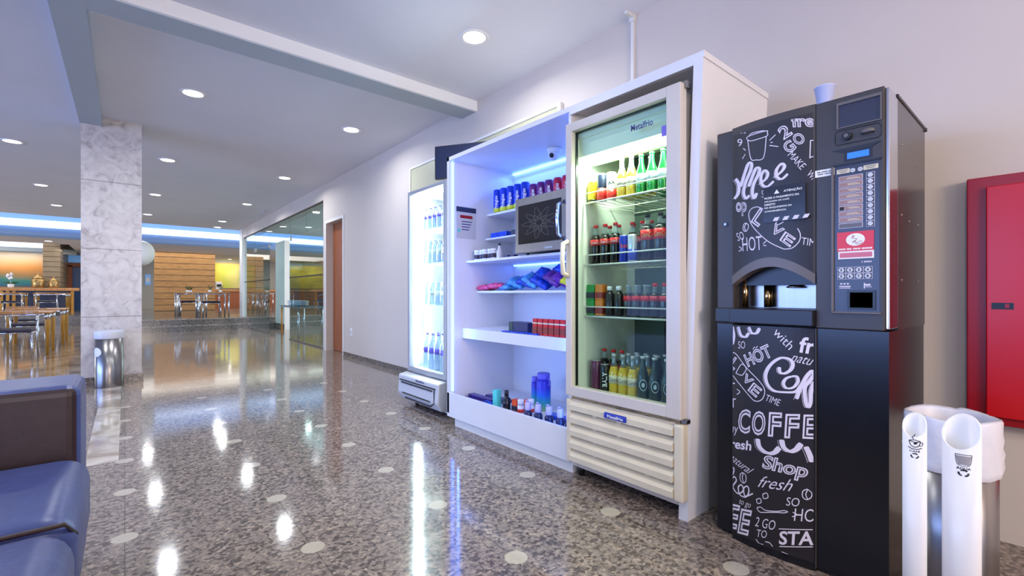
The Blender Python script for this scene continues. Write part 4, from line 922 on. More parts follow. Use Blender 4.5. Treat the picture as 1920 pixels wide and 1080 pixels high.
for i, (x, y, zz) in enumerate(((2.12,2.96,0),(2.2,2.92,0),(2.16,2.94,.02),(2.3,2.9,0))): place(sk, (x,y,z+zz), ['long violet packet nearest the front lip on the cabinet floor','long violet packet second from the front lip','long violet packet lying on top of two others','long violet packet deepest on the cabinet floor'][i], 'long violet packets')
fp = carton('wipes_packet', 'packet', .07, .09, .03, 'snackblue')
for i, y in enumerate((2.80,2.22,2.1,1.98)): place(fp, (2.24 if i else 2.14, y, z), '%s blue wipes packet from the left on the cabinet floor' % ORD[i], 'wipes packets')
def tumbler(h, r, lab, x, y):
    t = thing('water_tumbler', lab, 'bottle', (x, y, .20))
    MB().lathe([(r*.9,0),(r,.008),(r,h*.78),(r*.85,h*.83)], x, y, .20, 24).build('body', 'tumbler', t)
    MB().lathe([(r*.85,h*.83),(r*.9,h*.86),(r*.9,h*.98),(r*.8,h)], x, y, .20, 24).build('lid', 'tumblercap', t)
    MB().tube([(x,y-r*.85,.20+h*.9),(x-.01,y-r*1.35,.20+h*.84),(x-.015,y-r*1.5,.20+h*.72),(x-.01,y-r*1.05,.20+h*.70)], .006).build('carry_loop', 'tumblercap', t)
tumbler(.27, .052, 'large gradient blue-green tumbler with lilac lid on the cabinet floor', 2.35, 2.44); tumbler(.225, .03, 'slimmer gradient tumbler left of the large one', 2.37, 2.55)
# ================= COFFEE MACHINE =================
YA, YB, YC, YD = .985, .91, .598, .38      # left edge, decal left, decal right, right edge
def xf(y):                                  # bowed centre of the front
    if y >= YB or y <= YC: return 2.0
    return 2.0-.018*(1-((y-(YB+YC)/2)/((YB-YC)/2))**2)
t = thing('coffee_vending_machine', 'tall dark coffee vending machine with chalk-lettered front on a black base', 'vending machine', (2.32, .68, 0)); VM = t
def front_sheet(b, y0, y1, zlo, zhi, off=0, n=14, back=None):
    prev = None
    for i in range(n+1):
        y = y0+(y1-y0)*i/n; x = xf(y)-off; lo = zlo(y) if callable(zlo) else zlo; hi = zhi(y) if callable(zhi) else zhi
        cur = [b.b.verts.new((x,y,lo)), b.b.verts.new((x,y,hi))]
        if back: cur += [b.b.verts.new((back,y,hi)), b.b.verts.new((back,y,lo))]
        if prev:
            b.b.faces.new((prev[0],cur[0],cur[1],prev[1]))
            if back:
                b.b.faces.new((prev[1],cur[1],cur[2],prev[2])); b.b.faces.new((prev[0],prev[3],cur[3],cur[0]))
        prev = cur
    return b
# base
b = MB(); b.box(2.1, 2.62, YD, YA, .0, .918); b.box(2.005, 2.1, YD, YC, .012, .918); b.box(2.02, 2.1, YB, YA, .012, .918); base = b.build('base_cabinet', 'vendbase', t)
b = MB(); front_sheet(b, YB, YC, .0, .918, 0, 14, 2.11); b.build('base_front', 'vendbase', t)
b = MB(); front_sheet(b, YB-.001, YC+.003, .03, .915, .0015); dl = b.build('base_decal', 'decal', t)
MB().box(1.995, 2.005, YC-.003, YC, .012, .918).build('base_seam', 'charcoal', t)
# upper body
b = MB(); b.box(2.14, 2.645, YD, YA, .918, 1.755); b.build('upper_body', 'vendside', t)
b = MB(); b.box(2.125, 2.665, YD-.004, YA+.004, 1.755, 1.768, .003); b.cyl((2.655, YD-.006, 1.758), (2.655, YA, 1.758), .009, 8); b.build('lid', 'black', t)
MB().box(2.012, 2.14, YD, YD+.012, .925, 1.762, .004).build('hinge_strip', 'chrome', t)
MB().box(2.015, 2.14, YB, YA, .918, 1.757, .006).build('left_column', 'charcoal', t)
RC = MB().box(2.0, 2.14, YD+.012, YC, .920, 1.766, .004).build('control_column', 'charcoal', t)
arc = lambda y: 1.12+.105*math.cos((y-(YB+YC)/2)/((YB-YC)/2)*1.25) - .105*math.cos(1.25)
arc2 = lambda y: arc(y)-.034
ztop = lambda y: 1.757+.010*(YB-y)/(YB-YC)
b = MB(); front_sheet(b, YB, YC, lambda y: arc(y)-.03, ztop, 0, 20, 2.13); b.build('door_panel', 'charcoal', t)
b = MB(); front_sheet(b, YB-.004, YC+.008, lambda y: arc(y)+.004, lambda y: ztop(y)-.03, .0015, 20); du = b.build('door_decal', 'decal', t)
b = MB(); front_sheet(b, YB, YC, arc2, lambda y: arc(y)+.004, .004, 20, 2.05); b.build('niche_arch', 'charcoal2', t)
# niche
b = MB(); b.box(2.06, 2.13, YC, YB, 1.085, 1.23); b.build('brew_head', 'black', t)
MB().box(2.12, 2.139, YC, YB, .99, 1.085).build('niche_back', 'steel', t)
MB().box(2.03, 2.13, YC+.0, YC+.006, .99, 1.085).build('niche_side', 'chrome', t)
b = MB(); b.cyl((2.09,.80,.992),(2.09,.80,1.085),.016); b.cyl((2.07,.885,.992),(2.07,.885,1.12),.012); b.build('brass_post', 'brass', t)
MB().lathe([(.03,0),(.033,.004),(.02,.012),(.0001,.012)], 2.1, .70, 1.073, cap=False).build('nozzle', 'steel', t)
b = MB(); b.box(1.968, 2.13, YC-.001, YB, .926, .988, .004); b.box(1.99, 2.13, YB, YA-.004, .926, .988, .004); b.build('cup_shelf', 'black', t)
# control column details
C = RC
def plate(n, y0, y1, z0, z1, m, d=.002, x=2.0, bev=0, par=C): return MB().box(x-d, x+.0005, y1, y0, z0, z1, bev).build(n, m, par)
def vtxt(n, s, y0, y1, z0, z1, m, par=C, x=1.997, st='b'): return write_text(n, s, (x,(y0+y1)/2,(z0+z1)/2), (0,-(y0-y1),0), (0,0,z1-z0), m, par, st)
def vmarks(n, y0, y1, z0, z1, m, par=C, x=1.997, gaps=(4, 9)):
    b = MB(); k = 0; y = y0
    while y > y1:
        w_ = .0022+.0012*((k*7) % 3)/2
        if k not in gaps: b.box(x-.0006, x, y-w_, y, z0+(z1-z0)*.15*((k*5) % 2), z1)
        y -= w_+.0009; k += 1
    return b.build(n, m, par)
fr = MB(); fr.box(1.994, 2.001, .398, .53, 1.735, 1.745); fr.box(1.994, 2.001, .398, .53, 1.65, 1.654); fr.box(1.994,2.001,.524,.53,1.654,1.735); fr.box(1.994,2.001,.398,.402,1.654,1.735)
fr.build('screen_frame', 'charcoal2', C)
plate('blank_screen', .524, .402, 1.654, 1.735, 'darkscreen', .001)
fr = MB(); fr.tube([(1.999,.53,1.642),(1.999,.408,1.642),(1.999,.400,1.632),(1.999,.400,1.60),(1.999,.408,1.592),(1.999,.53,1.592),(1.999,.535,1.60),(1.999,.535,1.635)], .0012, 5, True); fr.build('coin_panel', 'black', C)
b = MB(); b.cyl((1.985,.498,1.618),(2.0,.498,1.618),.0145,20); k = b.build('selector_knob', 'black', C); MB().cyl((1.982,.498,1.618),(1.985,.498,1.618),.007).build('knob_cap', 'charcoal2', k)
b = MB(); b.sphere((2.0,.439,1.622), .022, .5, 1, .55); b.build('coin_slot', 'charcoal2', C); plate('slot_gap', .455, .42, 1.613, 1.616, 'black', .013)
b = MB(); b.prism([(2.001,.54,1.548),(2.001,.505,1.542),(2.001,.425,1.542),(2.001,.395,1.58),(2.001,.40,1.572),(2.001,.54,1.572)][:0] or [(2.001,.545,1.575),(2.001,.40,1.578),(2.001,.425,1.564),(2.001,.51,1.562)], (-.004,0,0)); b.build('display_hood', 'black', C)
plate('display_bezel', .508, .425, 1.528, 1.564, 'black', .0015); plate('lcd_screen', .498, .434, 1.535, 1.557, 'lcd', .0025)
MB().box(1.99, 2.001, .538, .546, .985, 1.515, .002).build('keypad_edge', 'charcoal2', C)
MB().box(1.99, 2.001, .40, .546, .978, .985, .002).build('keypad_edge', 'charcoal2', C)
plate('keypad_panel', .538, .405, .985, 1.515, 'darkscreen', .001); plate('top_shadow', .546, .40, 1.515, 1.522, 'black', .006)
for a0_, a1_ in ((.53,.49),(.45,.408)):
    q = plate('price_tag', a0_, a1_, 1.486, 1.502, 'beerlabel', .002)
    b = MB(); b.box(1.9972,1.998,a1_+.006,a0_-.006,1.4965,1.4985); b.box(1.9972,1.998,a1_+.01,a0_-.01,1.4905,1.4925); b.build('tag_lines', 'charcoal2', q)
for y in (.481,.459):
    q = MB().cyl((1.996,y,1.492),(2.0,y,1.492),.0075,16).build('plus_button', 'greypl', C); b = MB(); b.box(1.9952,1.996,y-.003,y+.003,1.4915,1.4925); b.build('button_mark', 'blackprint', q)
for k in range(9):
    z1 = 1.475-.0213*k; z0 = z1-.0185
    b = MB(); b.box(1.9982,1.999,.452,.524,z0,z1); q = b.build('menu_strip', 'chalk', C)
    b = MB(); b.box(1.9975,1.9985,.4535,.5225,z0+.0015,z1-.0015); b.build('strip_face', ('brownlabel' if k < 8 else 'charcoal2'), q)
    if k < 8:
        b = MB(); b.box(1.997,1.9976,.460,.500-.004*(k % 3),z0+.006,z0+.0085); b.box(1.997,1.9976,.468,.497,z0+.0105,z0+.012); b.build('strip_lines', 'beerlabel', q)
    if k == 5: MB().box(1.997,1.9976,.508,.52,z0+.002,z0+.014).build('strip_mark', 'blackprint', q)
    b = MB(); b.box(1.998,1.999,.418,.442,z0-.0012,z1+.0008); q = b.build('button_frame', 'chalk', C)
    MB().box(1.9975,1.9985,.4192,.4408,z0,z1-.0004).build('button_well', 'black', q)
    MB().cyl((1.995,.43,(z0+z1)/2),(1.999,.43,(z0+z1)/2),.0078,14).build('drink_button', 'greypl', C)
q = plate('red_notice', .528, .42, 1.203, 1.272, 'red', .003, 1.999)
b = MB(); b.lathe([(.0001,0),(.028,0)], seg=28, cap=False); 
for v in b.b.verts: v.co = Vector((1.9955, .473-v.co.x, 1.243+v.co.y*.8))
b.build('oval', 'offwhite', q)
b = MB(); FN = lambda p: Vector((1.995, .473-p[0], 1.243+p[1]))
for s_ in ([(-.006,.016),(-.010,.006),(-.004,.010),(-.006,.016)], [(-.004,.004),(.004,.002),(.0,-.004),(-.008,-.008)], [(-.008,-.012),(-.002,-.004),(.002,-.012),(.010,-.008),(.02,-.006)], [(0,-.015),(.012,-.0165),(.022,-.012)]): ribbon(b.b, s_, .0016, FN)
b.build('logo_strokes', 'reddark', q, recalc=False)
vmarks('small_print', .524, .428, 1.207, 1.213, 'offwhite', q, 1.996, (6, 11, 18))
q = plate('pink_notice', .525, .42, 1.175, 1.203, 'offwhite', .002, 1.999); MB().box(1.9963,1.997,.425,.52,1.180,1.197).build('band', mat('pink_band', (206,110,130), .5), q)
vmarks('maker_mark', .455, .427, 1.160, 1.165, 'chalk', C, 1.999, (1,))
for r_ in range(2):
    for k in range(4):
        y = .515-.026*k; z = 1.135-.0225*r_
        b = MB(); b.box(1.998,1.999,y-.0125,y+.0125,z-.0108,z+.0108); q = b.build('button_frame', 'chalk', C); MB().box(1.9975,1.9985,y-.0113,y+.0113,z-.0096,z+.0096).build('button_well', 'black', q)
        q = MB().cyl((1.995,y,z),(1.999,y,z),.0088,16).build('number_button', 'greypl', C); write_text('digit', str(r_*4+k+1), (1.9948,y,z), (0,-.0055 if r_*4+k else -.003,0), (0,0,.0095), 'blackprint', q, 'b')
b = MB()
for k in range(3): b.box(1.9982,1.999,.513-.01*k,.519-.01*k,1.083,1.088)
b.box(1.9982,1.999,.488,.522,1.074,1.078); b.box(1.9982,1.999,.488,.522,1.069,1.071); b.build('coin_legend', 'chalk', C)
b = MB(); b.box(1.9982,1.999,.446,.449,1.068,1.088); b.box(1.9982,1.999,.43,.446,1.078,1.084); b.box(1.9982,1.999,.426,.444,1.073,1.075); b.build('coin_legend', 'chalk', C)
fr = MB(); fr.box(1.994,2.001,.415,.497,1.054,1.062); fr.box(1.994,2.001,.415,.497,.992,1.0); fr.box(1.994,2.001,.489,.497,1.0,1.054); fr.box(1.994,2.001,.415,.423,1.0,1.054); fr.build('coin_tray_frame', 'black', C)
plate('coin_tray', .489, .423, 1.0, 1.054, mat('tray_black', (4,4,6), .6), .001)
q = plate('price_sticker', .599, .537, 1.487, 1.513, 'offwhite', .002); vmarks('small_print', .592, .545, 1.502, 1.507, 'charcoal2', q, 1.998, (3, 9)); vmarks('small_print', .59, .545, 1.494, 1.499, 'charcoal2', q, 1.998, (5,))
b = MB()
for (x_, z_) in ((2.2,1.60),(2.33,1.59),(2.5,1.57),(2.2,1.34),(2.33,1.33),(2.5,1.33),(2.2,1.1),(2.5,1.1)): b.sphere((x_, YD, z_), .005, 1, .5, 1, 8, 6)
b.build('rivets', 'steel', t)
b = MB(); b.cyl((2.012,.945,1.353),(2.016,.945,1.353),.011,16); b.build('lock', 'black', t); MB().cyl((2.008,.945,1.353),(2.013,.945,1.353),.006,12).build('lock_core', 'steel', t)
for y in (YD+.04, YA-.04):
    for x in (2.14, 2.58): pass
UP = [('fre', 0.272, 1.712, 0.076, -0.016, -0.003, 0.05, 'o'),('2', 0.212, 1.685, 0.032, 0.016, -0.026, 0.049, 'o'),('G', 0.227, 1.623, 0.03, 0.018, -0.026, 0.042, 'o'),('O', 0.259, 1.646, 0.029, 0.018, -0.025, 0.042, 'o'),('MAKE', 0.253, 1.565, 0.045, -0.065, 0.019, 0.016, 'f'),('Wi', 0.3, 1.5, 0.017, -0.024, 0.017, 0.015, 'f'),('SO', 0.141, 1.452, 0.028, -0.004, 0.0, 0.03, 'f'),('op', 0.042, 1.406, 0.048, -0.007, 0.0, 0.059, 'o'),('SO', 0.038, 1.292, 0.03, 0.005, -0.009, 0.035, 'f'),('HOT', 0.087, 1.256, 0.08, 0.0, -0.003, 0.058, 'f'),('L', 0.117, 1.36, 0.031, -0.027, 0.038, 0.052, 'o'),('E', 0.222, 1.262, 0.037, -0.032, 0.021, 0.033, 'o'),('TIM', 0.29, 1.247, 0.043, -0.011, 0.003, 0.027, 'f'),('9', 0.036, 1.688, 0.022, -0.006, 0.0, 0.031, 'f'),('V', 0.185, 1.301, 0.036, -0.03, 0.022, 0.032, 'o'),]
LOW = [('SO', 0.044, 0.834, 0.031, 0.003, 0.0, 0.031, 'f'),('HOT', 0.111, 0.796, 0.099, 0.056, -0.022, 0.05, 'o'),('with', 0.208, 0.873, 0.058, -0.063, 0.022, 0.025, 'f'),('fr', 0.288, 0.852, 0.053, -0.006, 0.01, 0.061, 'b'),('natu', 0.27, 0.796, 0.071, -0.012, 0.006, 0.028, 's'),('L', 0.011, 0.751, 0.024, -0.017, 0.03, 0.043, 'o'),('V', 0.07, 0.692, 0.036, -0.026, 0.022, 0.031, 'o'),('E', 0.1, 0.654, 0.036, -0.025, 0.026, 0.038, 'o'),('TIME', 0.169, 0.625, 0.052, -0.014, 0.009, 0.025, 'f'),('T', 0.002, 0.645, 0.022, 0.003, 0.0, 0.045, 'f'),("'T", 0.002, 0.582, 0.032, 0.005, 0.0, 0.041, 'f'),('C', 0.055, 0.515, 0.052, 0.008, 0.005, 0.103, 'o'),('O', 0.115, 0.521, 0.054, 0.009, 0.005, 0.101, 'o'),('F', 0.177, 0.529, 0.048, 0.007, 0.005, 0.099, 'o'),('F', 0.237, 0.535, 0.049, 0.008, 0.005, 0.096, 'o'),('E', 0.296, 0.544, 0.046, 0.007, 0.004, 0.093, 'o'),('uy', 0.009, 0.462, 0.036, 0.005, 0.003, 0.037, 'f'),('resh', 0.04, 0.413, 0.092, 0.015, 0.004, 0.041, 'b'),('natural', 0.04, 0.333, 0.098, -0.04, 0.018, 0.031, 's'),('Shop', 0.21, 0.364, 0.159, 0.003, 0.016, 0.074, 'o'),('fresh', 0.177, 0.295, 0.125, 0.021, 0.006, 0.048, 's'),('to go', 0.057, 0.168, 0.05, 0.0, 0.008, 0.028, 'f'),('SO', 0.24, 0.242, 0.044, 0.009, 0.004, 0.034, 'f'),('HO', 0.279, 0.203, 0.068, 0.017, 0.004, 0.05, 'f'),('E', 0.007, 0.096, 0.045, 0.009, 0.018, 0.11, 'o'),('E', 0.057, 0.094, 0.047, 0.009, 0.018, 0.112, 'o'),('2 GO', 0.141, 0.122, 0.075, 0.012, 0.008, 0.041, 'f'),('TO', 0.127, 0.075, 0.04, 0.01, 0.004, 0.032, 'f'),('STA', 0.25, 0.105, 0.115, 0.04, 0.003, 0.055, 'b'),]
STROKES = [
[(0.07, 1.69), (0.083, 1.61), (0.104, 1.598), (0.135, 1.602), (0.145, 1.686)] ,
  [(0.068, 1.691), (0.073, 1.703), (0.143, 1.706), (0.149, 1.696), (0.145, 1.684), (0.087, 1.681), (0.07, 1.69)] ,
  [(0.075, 1.702), (0.087, 1.712), (0.129, 1.71), (0.141, 1.704)] ,
  [(0.157, 1.664), (0.179, 1.681)] ,
  [(0.161, 1.654), (0.169, 1.654)] ,
  [(0.157, 1.644), (0.189, 1.632)] ,
  [(0.047, 1.616), (0.06, 1.633)] ,
  [(0.051, 1.659), (0.062, 1.648)] ,
  [(0.297, 1.632), (0.295, 1.564)] ,
  [(0.297, 1.632), (0.309, 1.629)] ,
  [(0.295, 1.568), (0.309, 1.569)] ,
  [(0.033, 1.249), (0.044, 1.237), (0.031, 1.229)] ,
  [(0.133, 1.252), (0.145, 1.262)] ,
  [(0.133, 1.246), (0.145, 1.243)] ,
  [(0.04, 1.725), (0.049, 1.729)] ,
  [(0.053, 1.721), (0.062, 1.723)] ,
  [(0.131, 1.742), (0.149, 1.732), (0.173, 1.734), (0.185, 1.743)] ,
  [(0.179, 1.327), (0.191, 1.347)] ,
  [(0.189, 1.322), (0.208, 1.332)] ,
  [(0.208, 1.225), (0.149, 1.262), (0.092, 1.326), (0.075, 1.372), (0.083, 1.398), (0.108, 1.405), (0.133, 1.393)] ,
  [(0.208, 1.225), (0.237, 1.227), (0.261, 1.252), (0.264, 1.28), (0.255, 1.302)] ,
  [(-0.005, 0.795), (0.018, 0.793), (0.066, 0.74), (0.119, 0.692), (0.139, 0.658), (0.129, 0.622), (0.104, 0.609), (0.077, 0.626), (-0.005, 0.708)] ,
  [(0.018, 0.711), (0.031, 0.736), (0.044, 0.753), (0.057, 0.748), (0.064, 0.735), (0.057, 0.721), (0.044, 0.706), (0.018, 0.711)] ,
  [(0.062, 1.345), (0.073, 1.335), (0.07, 1.317), (0.06, 1.31), (0.051, 1.319), (0.053, 1.339), (0.062, 1.345)] ,
  [(0.064, 1.343), (0.057, 1.328), (0.062, 1.312)] ,
  [(0.049, 0.299), (0.062, 0.29), (0.062, 0.267), (0.051, 0.255), (0.038, 0.264), (0.038, 0.287), (0.049, 0.299)] ,
  [(0.051, 0.298), (0.047, 0.276), (0.053, 0.258)] ,
  [(0.286, 0.305), (0.3, 0.295), (0.299, 0.277), (0.284, 0.264), (0.272, 0.272), (0.273, 0.293), (0.286, 0.305)] ,
  [(0.288, 0.303), (0.282, 0.283), (0.288, 0.267)] ,
  [(0.106, 0.207), (0.121, 0.216), (0.125, 0.202), (0.111, 0.193), (0.106, 0.207)] ,
  [(0.131, 0.237), (0.147, 0.247), (0.151, 0.231), (0.135, 0.221), (0.131, 0.237)] ,
  [(0.108, 0.173), (0.123, 0.182), (0.143, 0.176), (0.185, 0.187), (0.208, 0.198), (0.222, 0.198), (0.208, 0.189), (0.185, 0.183), (0.143, 0.168), (0.119, 0.161), (0.108, 0.173)] ,
  [(0.239, 0.202), (0.253, 0.197), (0.237, 0.183)] ,
  [(0.191, 0.12), (0.304, 0.156)] ,
  [(0.193, 0.051), (0.304, 0.091)] ,
  [(0.022, 0.644), (0.036, 0.635), (0.022, 0.621)] ,
  [(0.092, 0.82), (0.1, 0.832)] ,
  [(0.104, 0.826), (0.111, 0.835)] ,
  [(0.104, 0.044), (0.117, 0.032), (0.133, 0.034)] ,
  [(0.141, 0.049), (0.157, 0.051), (0.169, 0.041)] ,
  [(0.175, 0.026), (0.193, 0.025)] ,
  [(0.201, 0.033), (0.223, 0.032)] ,]
FAT = [
( [(0.016, 1.539), (0.031, 1.513), (0.029, 1.475), (0.011, 1.455)] , 0.0152 ),
  ( [(0.04, 1.5), (0.062, 1.563), (0.075, 1.592), (0.087, 1.584), (0.083, 1.559), (0.062, 1.514), (0.053, 1.471), (0.064, 1.447), (0.077, 1.458)] , 0.013 ),
  ( [(0.075, 1.494), (0.096, 1.545), (0.106, 1.565), (0.119, 1.558), (0.115, 1.537), (0.096, 1.501), (0.09, 1.465), (0.098, 1.442), (0.108, 1.462)] , 0.013 ),
  ( [(0.121, 1.497), (0.145, 1.514), (0.151, 1.534), (0.137, 1.548), (0.125, 1.524), (0.129, 1.493), (0.149, 1.481), (0.173, 1.498)] , 0.0109 ),
  ( [(0.177, 1.514), (0.201, 1.531), (0.212, 1.549), (0.201, 1.562), (0.185, 1.544), (0.183, 1.517), (0.201, 1.501), (0.223, 1.518)] , 0.0109 ),
  ( [(0.002, 0.91), (0.009, 0.869), (0.002, 0.832)] , 0.013 ),
  ( [(0.029, 0.911), (0.04, 0.876), (0.062, 0.869), (0.075, 0.887)] , 0.013 ),
  ( [(0.075, 0.912), (0.087, 0.888), (0.108, 0.889), (0.119, 0.91)] , 0.013 ),
  ( [(0.193, 0.76), (0.195, 0.741), (0.212, 0.737), (0.235, 0.757), (0.239, 0.782), (0.222, 0.797), (0.193, 0.794), (0.161, 0.765), (0.143, 0.724), (0.149, 0.686), (0.173, 0.664), (0.208, 0.663), (0.25, 0.672), (0.272, 0.704)] , 0.013 ),
  ( [(0.235, 0.728), (0.216, 0.717), (0.208, 0.695), (0.22, 0.68), (0.242, 0.687), (0.257, 0.71), (0.253, 0.73), (0.235, 0.728)] , 0.0109 ),
  ( [(0.252, 0.643), (0.264, 0.683), (0.286, 0.735), (0.302, 0.757), (0.307, 0.742), (0.293, 0.715), (0.279, 0.689), (0.282, 0.635), (0.29, 0.618), (0.297, 0.637), (0.299, 0.678), (0.309, 0.718)] , 0.013 ),
  ( [(0.111, 0.457), (0.117, 0.428), (0.137, 0.412), (0.161, 0.41), (0.181, 0.423), (0.193, 0.443)] , 0.0196 ),
  ( [(0.201, 0.475), (0.208, 0.447), (0.231, 0.436), (0.253, 0.45), (0.268, 0.475)] , 0.0196 ),
  ( [(0.282, 0.466), (0.293, 0.441), (0.302, 0.411)] , 0.0196 ),
  ( [(-0.009, 0.167), (-0.012, 0.215), (-0.007, 0.267), (0.004, 0.304), (0.009, 0.292), (-0.005, 0.251), (0.011, 0.268), (0.02, 0.254), (0.004, 0.222), (0.027, 0.202), (0.051, 0.224), (0.044, 0.244), (0.029, 0.23), (0.036, 0.201), (0.062, 0.201), (0.075, 0.227), (0.07, 0.248), (0.053, 0.233), (0.06, 0.204), (0.092, 0.226)] , 0.0052 ),]

def deco(parent, name, texts, strokes, fats, zmin, zmax, extra=None):
    b = MB(); F2 = lambda p: Vector((p[0], p[1], 0))
    for s_, a, z, ux, uz, vx, vz, st in texts:
        add_bm(b.b, text_bm(s_, st), lambda c: Vector((a+ux*c.x+vx*c.y, z+uz*c.x+vz*c.y, 0)))
    for pl_ in strokes:
        if zmin < pl_[0][1] < zmax+.01: ribbon(b.b, pl_, .0032, F2)
    for pl_, w_ in fats:
        if zmin-.02 < pl_[0][1] < zmax+.02:
            ribbon(b.b, pl_, w_, F2, taper=(w_ > .006))
            if w_ > .006: ribbon(b.b, [(p[0]-w_*.72, p[1]-w_*.25) for p in pl_], .0014, F2)
    for co, no in (((.004,0,0),(-1,0,0)),((.306,0,0),(1,0,0)),((0,zmin,0),(0,-1,0)),((0,zmax,0),(0,1,0))):
        bmesh.ops.bisect_plane(b.b, geom=b.b.verts[:]+b.b.edges[:]+b.b.faces[:], plane_co=co, plane_no=no, clear_outer=True)
    for k in range(1, 6): bmesh.ops.bisect_plane(b.b, geom=b.b.verts[:]+b.b.edges[:]+b.b.faces[:], plane_co=(.05*k,0,0), plane_no=(1,0,0))
    for v in b.b.verts:
        y = .91-v.co.x; v.co = Vector((xf(y)-.0026, y, v.co.y))
    return b.build(name, 'chalk', parent, recalc=False)
deco(du, 'chalk_lettering', UP, STROKES, FAT, 1.17, 1.727)
deco(dl, 'chalk_lettering', LOW, STROKES, FAT, .032, .913)
# glossy notice taped over the decal
n_ = MB(); n_.box(1.976, 1.9775, .625, .775, 1.335, 1.475); nt_ = n_.build('payment_notice', mat('notice_film', (30,28,33), .2, alpha=.8), du)
for s_, ya, yb, z_, h_ in (('ATENÇÃO',.70,.635,1.452,.012),('FAZER O PAGAMENTO DA',.77,.645,1.432,.008),('MÁQUINA DE CAFÉ',.77,.68,1.419,.008),('DIRETO',.77,.73,1.406,.008),('NA MAQUININHA DA',.77,.67,1.393,.008),('CONVENIÊNCIA',.77,.69,1.380,.008)):
    write_text('notice_text', s_, (1.9755,(ya+yb)/2,z_), (0,yb-ya,0), (0,0,h_), 'offwhite', nt_, 'b')
b = MB(); b.poly([(1.9755,.735,1.446),(1.9755,.715,1.446),(1.9755,.725,1.462)]); b.build('warning_triangle', 'offwhite', nt_, recalc=False)
b = MB()
for k in range(4):
    y = .74-.035*k; b.poly([(1.9757,y,1.338),(1.9757,y-.018,1.338),(1.9757,y-.026,1.352),(1.9757,y-.008,1.352)])
b.build('hazard_bars', 'chalk', nt_, recalc=False)
# cup on the machine
t = thing('plastic_cup', 'translucent plastic cup standing on top of the coffee machine', 'cup', (2.06, .585, 1.766))
MB().lathe([(.024,.0),(.0245,.001),(.034,.070),(.037,.073),(.037,.076),(.033,.076),(.0235,.003),(.0001,.003)], 2.06, .585, 1.766, 28, cap=False).build('cup_wall', 'cupplastic', t)
# ================= CUP TUBES AND BIN =================
def cuptube(name, lab, cx, cy, r, ztip, drop, angdeg):
    t = thing(name, lab, 'cup tube', (cx, cy, 0), 'white cup collection tubes')
    b = MB(); n = 36; ca = math.radians(angdeg); R = []
    for rr in (r, r-.003):
        lo = []; hi = []
        for i in range(n):
            a = 2*math.pi*i/n; x, y = cx+rr*math.cos(a), cy+rr*math.sin(a)
            q = (1+math.cos(a-ca))/2*drop
            lo.append(b.b.verts.new((x,y,0))); hi.append(b.b.verts.new((x,y,ztip-q)))
        R.append((lo, hi))
    for lo, hi in R:
        for i in range(n):
            f = b.b.faces.new((lo[i], lo[(i+1) % n], hi[(i+1) % n], hi[i])); f.smooth = True
    for k in (0, 1):
        for i in range(n): b.b.faces.new((R[0][k][i], R[0][k][(i+1) % n], R[1][k][(i+1) % n], R[1][k][i]))
    b.build('tube', 'pvc', t); return t
def wrap(t, cx, cy, r, zc, angc, build, name, m):
    b = MB(); build(b)
    for v in b.b.verts:
        a = math.radians(angc)+v.co.x/r; v.co = Vector((cx+(r+.0006)*math.cos(a), cy+(r+.0006)*math.sin(a), zc+v.co.y))
    return b.build(name, m, t, recalc=False)
def recyc(b, cy_, s_):
    for k in range(3):
        a0_ = math.radians(90+120*k)
        pts = [(s_*math.cos(a0_+d), cy_+s_*.8*math.sin(a0_+d)) for d in (-.8,-.3,.25)]
        ribbon(b.b, pts, s_*.42, lambda p: Vector((p[0],p[1],0)))
        e = a0_+.3; c_, s2 = math.cos, math.sin
        b.poly([(s_*.65*c_(e), cy_+s_*.52*s2(e), 0), (s_*1.35*c_(e), cy_+s_*1.08*s2(e), 0), (s_*c_(e+.5), cy_+s_*.8*s2(e+.5), 0)])
F3 = lambda p: Vector((p[0],p[1],0))
t = cuptube('cup_tube', 'narrower white cup tube with black coffee cup symbol beside the machine', 1.650, .258, .0255, .722, .058, 180)
def cafe(b):
    ribbon(b.b, [(-.012,.012),(-.008,.0),(0,-.004),(.008,0),(.012,.012)], .002, F3); ribbon(b.b, [(-.012,.012),(0,.009),(.012,.012)], .0018, F3); ribbon(b.b, [(-.012,.012),(0,.015),(.012,.012)], .0018, F3)
    ribbon(b.b, [(.011,.009),(.017,.008),(.015,.001),(.008,.0)], .0018, F3); ribbon(b.b, [(-.014,-.005),(-.006,-.009),(.006,-.009),(.015,-.005)], .002, F3)
    ribbon(b.b, [(-.002,.017),(-.005,.022),(-.001,.026),(0,.031)], .0018, F3); b.poly([(-.003,.003,0),(.003,.003,0),(.006,.009,0),(-.001,.009,0)])
    add_bm(b.b, text_bm('CAFÉ', 'b'), lambda c: Vector((c.x*.022, -.015+c.y*.006, 0))); recyc(b, -.0275, .0075)
wrap(t, 1.650, .258, .0255, .642, 190, cafe, 'cafe_symbol', 'blackprint')
t = cuptube('cup_tube', 'wider white cup tube with grey water cup symbol at the lower right', 1.690, .170, .038, .728, .082, 174)
def agua(b):
    ribbon(b.b, [(-.016,.018),(.016,.018)], .0016, F3); ribbon(b.b, [(-.016,.018),(-.011,-.008),(.011,-.008),(.016,.018)], .0012, F3)
    add_bm(b.b, text_bm('ÁGUA', 'b'), lambda c: Vector((c.x*.028, -.0165+c.y*.0075, 0))); recyc(b, -.029, .0095)
wrap(t, 1.690, .170, .038, .617, 192, agua, 'agua_symbol', 'blackprint')
wrap(t, 1.690, .170, .0378, .617, 192, lambda b: [ribbon(b.b, [(-w_, zz_), (w_, zz_)], .0026, F3) for zz_, w_ in ((-.0065,.0108),(-.004,.0112),(-.0015,.0118),(.001,.0122),(.0035,.0128),(.006,.0132),(.0085,.0138),(.011,.0143),(.0135,.0148))], 'cup_shade', 'greyprint')
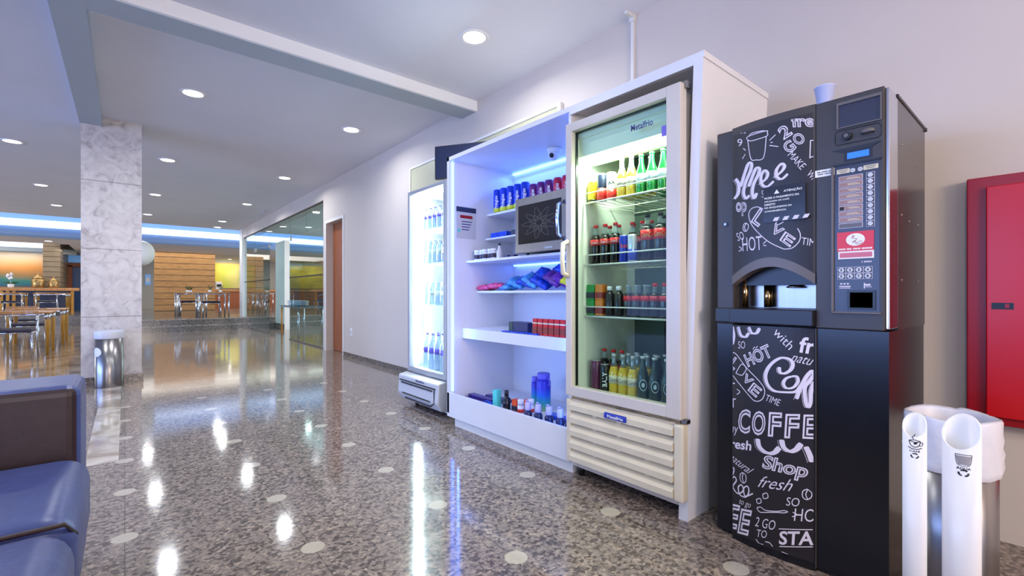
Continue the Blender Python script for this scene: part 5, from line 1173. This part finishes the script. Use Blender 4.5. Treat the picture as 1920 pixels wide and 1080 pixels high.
BXc, BYc = 2.06, .232
t = thing('waste_bin', 'steel waste bin with white plastic liner beside the coffee machine', 'bin', (BXc, BYc, 0))
MB().lathe([(.106,0),(.110,.006),(.110,.60),(.105,.60),(.105,.02),(.0001,.02)], BXc, BYc, seg=48, cap=False).build('body', 'steel', t)
b = MB(); n = 60; prevr = None
prof = [(.100,.30),(.102,.56),(.106,.650),(.114,.660),(.118,.650),(.117,.62),(.120,.595),(.117,.570),(.121,.55),(.118,.53),(.121,.51),(.118,.492),(.115,.485)]
for r_, h_ in prof:
    ring = [b.b.verts.new((BXc+(r_+.0022*math.sin(i*2.3+h_*40)*math.sin(i*.7))*math.cos(2*math.pi*i/n), BYc+(r_+.0022*math.sin(i*2.3+h_*40)*math.sin(i*.7))*math.sin(2*math.pi*i/n), h_+.004*math.sin(i*.35+h_*9))) for i in range(n)]
    if prevr:
        for i in range(n):
            f = b.b.faces.new((prevr[i], prevr[(i+1) % n], ring[(i+1) % n], ring[i])); f.smooth = True
    prevr = ring
b.build('liner', 'bag', t)
b = MB(); 
def eye(b):
    ribbon(b.b, [(-.03,-.07),(-.012,-.03),(0,.03),(.004,.055)], .012, F3); 
wrap(t, BXc, BYc, .110, .27, -62, eye, 'sticker', 'offwhite'); wrap(t, BXc, BYc, .1105, .25, -58, lambda b: ribbon(b.b, [(-.02,-.06),(-.006,-.01),(.0,.02)], .012, F3), 'sticker_print', 'blackprint')
# ================= FIRE HOSE CABINET =================
t = thing('fire_hose_cabinet', 'red metal fire hose cabinet on the beige wall at the right edge', 'cabinet', (2.8, -.2, .9))
MB().box(2.795, WX-.0015, -.65, .265, .50, 1.545, .004).build('case', 'reddark', t)  # frame's darker reflection is put into its red
dd = MB().box(2.778, 2.795, -.62, .205, .535, 1.50, .004).build('door', 'redpaint', t)
MB().box(2.776, 2.779, .125, .188, .985, 1.012, .001).build('latch_recess', 'black', dd); MB().box(2.772, 2.777, .138, .15, .99, 1.008).build('latch', 'reddark', dd)
for o in PROTOS:
    if not o.get('_used'):
        print('UNUSED', o.name)
        for c in list(o.children_recursive): bpy.data.objects.remove(c)
        bpy.data.objects.remove(o)
for o in list(bpy.data.objects):
    if '_used' in o: del o['_used']
